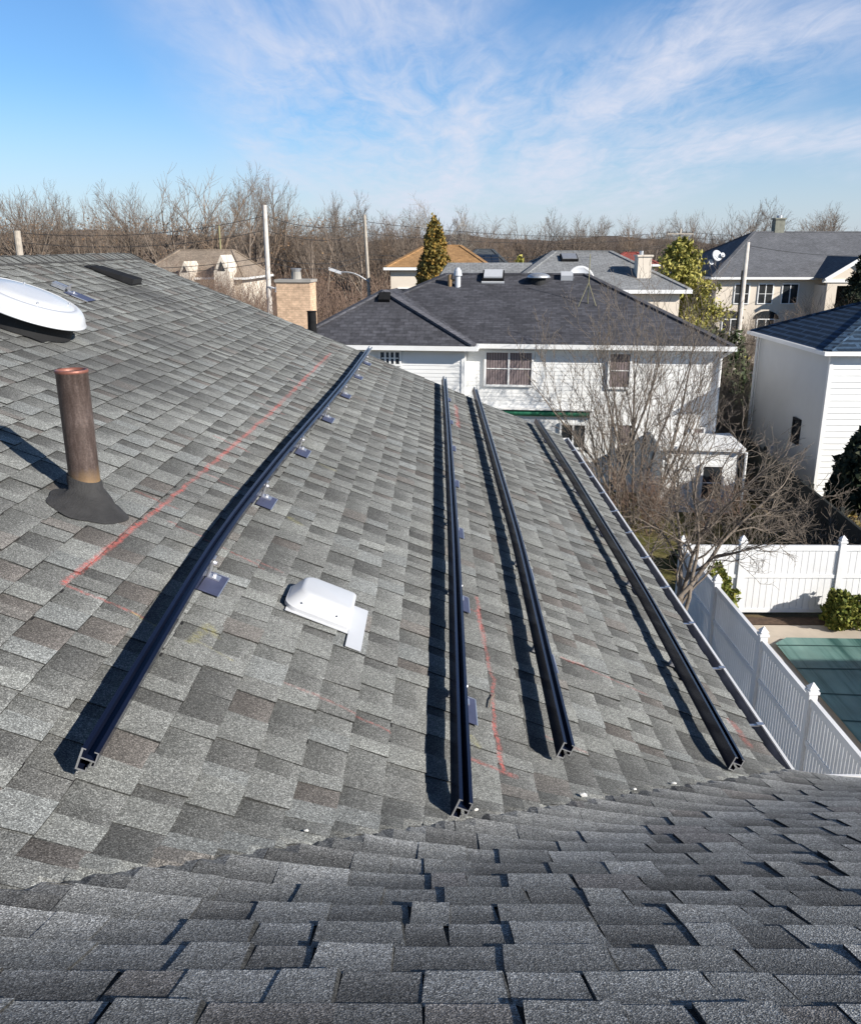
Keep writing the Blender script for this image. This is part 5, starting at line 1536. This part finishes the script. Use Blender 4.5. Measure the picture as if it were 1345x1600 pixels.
def bare(name, label, base, stems, mat, group=None, cat='tree', split=1):
    t_ = thing(name, label, cat, base, 0.0, group)
    allS = []
    for (sd, H_, r_, sp, d, offp) in stems:
        sg_ = gen_tree(sd, H_, r_, sp, d)
        o_ = np.array(offp); sg_ = [(a + o_, b + o_, c, e, l) for a, b, c, e, l in sg_]
        if split:
            V, Fq = tubes([q for q in sg_ if q[4] == 0], 8); o = bpy.data.objects.new('trunk', mesh_np('trunk', V, Fq, mat)); COL.objects.link(o); o.parent = t_
            sg_ = [q for q in sg_ if q[4] > 0]
        allS += sg_
    V, Fq = tubes(allS, 4); nm = 'crown' if split else 'branches'
    o = bpy.data.objects.new(nm, mesh_np(nm, V, Fq, mat)); COL.objects.link(o); o.parent = t_


# tree by the white fence: short trunk, spreading limbs
bare('bare_tree', 'gnarled bare tree with spreading limbs in front of the white vinyl fences', (4.85, 16.2, GZ),
     [(12, 3.4, 0.068, SPEC_N, (0.05, 0.06), (0, 0, 0)), (15, 3.2, 0.05, SPEC_N, (0.50, 0.15), (0.05, 0, 0.9)), (19, 3.0, 0.045, SPEC_N, (-0.45, 0.1), (-0.05, 0, 1.0)), (23, 2.8, 0.05, SPEC_N, (0.9, 0.3), (0.05, 0, 1.7)), (27, 2.8, 0.05, SPEC_N, (0.2, 0.5), (0.0, 0, 1.4))], M_barkn)
# tall multi-stem tree in front of the white wall
SPEC_U = [dict(n=9, wob=0.06, up=0.06, tap=0.78, start=0.22, kids=1.0, ang=(0.25, 0.65), ratio=0.42, rr=0.5, rmin=0.008),
          dict(n=6, wob=0.09, up=0.11, tap=0.7, start=0.2, kids=1.4, ang=(0.3, 0.75), ratio=0.5, rr=0.6, rmin=0.006),
          dict(n=4, wob=0.13, up=0.09, tap=0.6, start=0.3, kids=0.9, ang=(0.3, 0.7), ratio=0.5, rr=0.7, rmin=0.006),
          dict(n=3, wob=0.15, up=0.06, tap=0.4, start=2, kids=0, ang=(0, 0), ratio=0, rr=0, rmin=0.006)]
stems = []
rg = random.Random(4)
for k in range(13):
    lx = -0.75 + 1.55 * k / 12 + rg.uniform(-0.08, 0.08)
    stems.append((100 + k, rg.uniform(4.8, 6.6) * (1 - 0.22 * abs(lx)), rg.uniform(0.035, 0.055), SPEC_U, (lx * 0.75, rg.uniform(-0.25, 0.25)), (lx * 0.9, rg.uniform(-0.5, 0.5), 0)))
bq = onZ(985, 800)
bare('bare_tree', 'tall many stemmed bare tree fanning up against the white siding', (bq[0], 26.6, GZ), stems, M_barkn)
stems = [(200 + k, rg.uniform(4.0, 6.6), rg.uniform(0.04, 0.06), SPEC_U, (rg.uniform(-0.2, 0.35), rg.uniform(-0.2, 0.2)), (rg.uniform(-0.3, 0.3), rg.uniform(-0.3, 0.3), 0)) for k in range(5)]
bq = onZ(920, 800); bare('bare_tree', 'slim upright bare tree nearest the green awning', (bq[0], 25.9, GZ), stems, M_barkn)
SPEC_S = [dict(n=5, wob=0.10, up=0.03, tap=0.6, start=0.2, kids=2, ang=(0.3, 0.8), ratio=0.6, rr=0.7, rmin=0.007),
          dict(n=4, wob=0.15, up=0.08, tap=0.6, start=0.2, kids=1.6, ang=(0.3, 0.8), ratio=0.55, rr=0.7, rmin=0.006),
          dict(n=3, wob=0.18, up=0.06, tap=0.4, start=2, kids=0, ang=(0, 0), ratio=0, rr=0, rmin=0.0055)]


def shrub(label, base, w, h, n, mat, seed, name='bare_shrub', group=None):
    r_ = random.Random(seed)
    st = [(seed * 100 + k, h * r_.uniform(0.6, 1.05), 0.014, SPEC_S, (r_.uniform(-0.7, 0.7), r_.uniform(-0.7, 0.7)), (r_.uniform(-w, w), r_.uniform(-w, w) * 0.6, 0)) for k in range(n)]
    bare(name, label, base, st, mat, group, 'shrub', 0)


shrub('dense red brown twiggy shrub at the foot of the white siding', (6.2, 25.4, GZ), 0.65, 1.7, 18, M_twig, 31)
shrub('brown twiggy shrub against the right corner of the white sided house', (8.9, 25.2, GZ), 0.8, 1.4, 10, M_twig, 32)
shrub('wide bare shrub in front of the dark slatted fence', (9.6, 22.5, GZ), 1.2, 1.8, 8, M_barkn, 33)
shrub('grey bare shrub behind the right end of the sunlit vinyl fence', (10.3, 20.4, GZ), 0.8, 1.6, 7, M_barkn, 34)
shrub('low bare shrub behind the left post of the sunlit vinyl fence', (6.4, 20.3, GZ), 0.6, 0.8, 7, M_twig, 35)
shrub('bare shrub in the middle of the winter lawn edge', (7.6, 21.2, GZ), 0.9, 1.0, 8, M_barkn, 36)
shrub('bare shrub beside the gutter near the middle of the roof edge', (4.3, 20.6, GZ), 0.7, 1.4, 8, M_barkn, 37)
shrub('brown brush in the gap between the two white houses', (12.2, 36.5, GZ), 1.2, 3.4, 40, M_barkn, 38)
shrub('dark brush standing beside the far wall of the stucco house', (11.5, 34.0, GZ), 0.8, 2.2, 30, M_barkn, 39)
RB = 'reddish leafless bush behind the roof edge, between the ridge and the brick chimney'
for k, (x, Y, h) in enumerate([(-13.5, 44, 4.6), (-11.8, 42, 4.3), (-10.4, 45, 4.8), (-9.0, 41, 4.0), (-15.5, 50, 5.0), (-8.0, 46, 4.6), (-12.6, 52, 5.6), (-6.4, 44, 4.2), (-19.5, 62, 5.6), (-17.8, 60, 5.4), (-16.2, 63, 5.6), (-14.6, 60, 5.2), (-13.2, 62, 5.6), (-21.0, 66, 6.0)]):
    shrub(RB, (x, Y, GZ), 1.5, h, 34, M_twig, 50 + k, 'leafless_bush', 'reddish bushes behind the roof edge')
FB = 'leafless bush in front of the beige porch house'
for k, (x, Y, h) in enumerate([(22.5, 61, 3.0), (25.2, 60, 3.4), (28.0, 60, 4.2), (31.5, 59, 4.8), (34, 60, 5.0), (20.5, 58, 2.6)]):
    shrub(FB, (x, Y, GZ), 1.4, h, 26, M_bark, 70 + k, 'leafless_bush', 'leafless bushes in front of the beige house')


# ------------------------------------------------------------------ evergreens
def leaf_cloud(pts, size, rgn_, up=0.3, aspect=1.8):
    b = MB()
    for p in pts:
        a = vn(rgn_.normal(0, 1, 3) + np.array([0, 0, up])) * size * rgn_.uniform(0.6, 1.3); c_ = vn(np.cross(a, rgn_.normal(0, 1, 3))) * size / aspect
        b.poly([p - a * 0.5 - c_ * 0.5, p + a * 0.1 - c_, p + a, p + a * 0.1 + c_ * 0.9])
    return b


def cone_tree(name, label, loc, h, r, n, size, leafm, seed, rough=0.25, base=0.02, power=0.8, group=None):
    g = np.random.default_rng(seed); t_ = thing(name, label, 'tree', loc, 0, group)
    m = MB(); m.tube((0, 0, 0), (0, 0, h * 0.9), r * 0.07 + 0.03, 0.02, 8); m.build('trunk', M_bark, t_)
    pts = []
    ph = g.uniform(0, 6.28, 8)
    for i in range(n):
        z = base + (1 - base) * (1 - g.random() ** 0.62); a = g.uniform(0, 6.28)
        lim = r * ((1 - z) ** power) * (1 + rough * (math.sin(3 * a + ph[0] + 9 * z) * 0.5 + math.sin(5 * a + ph[1] - 17 * z) * 0.4 + math.sin(31 * z + 2 * a + ph[2]) * 0.5))
        rr = lim * (g.random() ** 0.35)
        pts.append(np.array([rr * math.cos(a), rr * math.sin(a), z * h + g.normal(0, 0.02 * h * 0.3)]))
    leaf_cloud(pts, size, g, 0.5).build('crown', leafm, t_)
    return t_


q = onY(678, 337, 52)
cone_tree('arborvitae', 'cone shaped bronze green evergreen rising behind the charcoal ridge', (q[0], 52, GZ), q[2] - GZ, 1.9, 26000, 0.14, L_arb, 3, 0.30, 0.05, 0.62)


def pine(label, loc, h, r, seed, leafm):
    g = np.random.default_rng(seed); t_ = thing('pine_tree', label, 'tree', loc)
    m = MB(); m.tube((0, 0, 0), (0.1, 0, h), 0.2, 0.03, 8); m.build('trunk', M_bark, t_)
    br, pts = [], []
    z = 0.16 * h
    while z < h * 0.985:
        t = z / h; L_ = r * (1 - t) ** 0.75 * (0.9 if t > 0.3 else 0.8)
        for _ in range(5):
            a = g.uniform(0, 6.28); d = vn((math.cos(a), math.sin(a), g.uniform(0.05, 0.4) + 0.5 * t)); l = L_ * g.uniform(0.55, 1.15) + 0.15
            p = np.array([0.1 * t, 0, z]); q_ = p + d * l; br.append((p, q_, 0.035, 0.012, 0))
            for _k in range(int(40 + 90 * l)):
                s_ = g.uniform(0.28, 1.0); w_ = 0.30 * l * s_ * 0.8
                pts.append(p + d * l * s_ + np.array([g.normal(0, w_ * 0.5), g.normal(0, w_ * 0.5), g.normal(0.04, 0.07 + 0.03 * l)]))
        z += h * 0.033
    V, Fq = tubes(br, 4); o = bpy.data.objects.new('limbs', mesh_np('limbs', V, Fq, M_bark)); COL.objects.link(o); o.parent = t_
    leaf_cloud(pts, 0.15, g, 0.7, 2.6).build('crown', leafm, t_)


q = onY(1062, 377, 47); pine('airy yellow green pine beside the chimney of the grey roof', (q[0], 47, GZ), q[2] - GZ, 4.5, 6, L_pine)
q = onY(1318, 395, 58); pine('dark pine beyond the beige porch at the right edge', (q[0] + 2.4, 60, GZ), q[2] - GZ, 2.6, 8, L_dark)
cone_tree('conifer', 'dark rounded conifer in front of the stucco house at the right edge', (12.55, 24.6, GZ), 3.6, 1.15, 7000, 0.16, L_dark, 12, 0.2, 0.0, 0.42)
cone_tree('conifer', 'unseen evergreen added right of the pool fence to shade its right end', (19.6, 13.7, GZ), 7.0, 1.5, 6000, 0.3, L_dark, 13, 0.2, 0.0, 0.6)  # outside the view, added as a shadow caster for the fence
for k, (u, v, Y, h, lab_) in enumerate([(425, 392, 70, 0, ''), (812, 398, 66, 0, '')][1:]):
    q = onY(u, v, Y); cone_tree('conifer', 'small yellow green evergreen between the solar roof and the grey roof', (q[0], Y, GZ), q[2] - GZ, 1.2, 1500, 0.3, L_pine, 14 + k, 0.3, 0.05, 0.6)


def round_shrub(label, loc, rx, ry, rz_, n, size, leafm, seed, name='evergreen_shrub', group=None):
    g = np.random.default_rng(seed); t_ = thing(name, label, 'shrub', loc, 0, group); pts = []
    ph = g.uniform(0, 6.28, 4)
    for i in range(n):
        d = vn(g.normal(0, 1, 3)); k = (1 + 0.16 * math.sin(5 * d[0] + ph[0]) + 0.14 * math.sin(6 * d[1] + 4 * d[2] + ph[1]) + 0.1 * math.sin(11 * d[2] + ph[2])) * g.random() ** 0.25
        p = np.array([d[0] * rx * k, d[1] * ry * k, rz_ * (0.85 + d[2] * k)])
        if p[2] > 0.02:
            pts.append(p)
    m = MB(); m.tube((0, 0, -0.02), (0, 0, rz_), 0.05, 0.03, 6); m.build('stem', M_bark, t_)
    leaf_cloud(pts, size, g, 0.4).build('foliage', leafm, t_)


round_shrub('round olive green shrub at the foot of the sunlit fence by the pool', (9.4, 18.45, GZ), 0.48, 0.42, 0.50, 3800, 0.075, L_box, 1)
round_shrub('olive green shrub inside the corner of the two white fences', (6.45, 18.5, GZ), 0.45, 0.35, 0.75, 3500, 0.075, L_box, 2)
round_shrub('narrow green shrub along the shaded fence, next to the fence corner', (6.15, 17.3, GZ), 0.22, 0.5, 0.62, 2400, 0.07, L_box, 3)
round_shrub('small green shrub farther along the shaded fence', (6.2, 16.1, GZ), 0.2, 0.4, 0.45, 1800, 0.07, L_box, 4)
round_shrub('low dark green plant at the pool deck beside the shaded fence', (6.5, 14.4, GZ), 0.25, 0.3, 0.25, 900, 0.07, L_iv, 5)
round_shrub('dark evergreen hedge clump in the gap between the two white houses', (12.6, 39.5, GZ), 1.6, 1.0, 1.9, 5000, 0.2, L_iv, 6)
round_shrub('tall dark ivy clump behind the gap between the two white houses', (13.8, 43.0, GZ), 1.3, 1.0, 2.4, 5000, 0.2, L_iv, 7)
round_shrub('small dark green bush on the winter lawn near the fence', (6.9, 22.3, GZ), 0.5, 0.4, 0.35, 1500, 0.09, L_iv, 8)
round_shrub('reddish green bush at the foot of the dark conifer by the slatted fence', (11.6, 23.4, GZ), 0.55, 0.5, 0.6, 1800, 0.1, L_arb, 9)
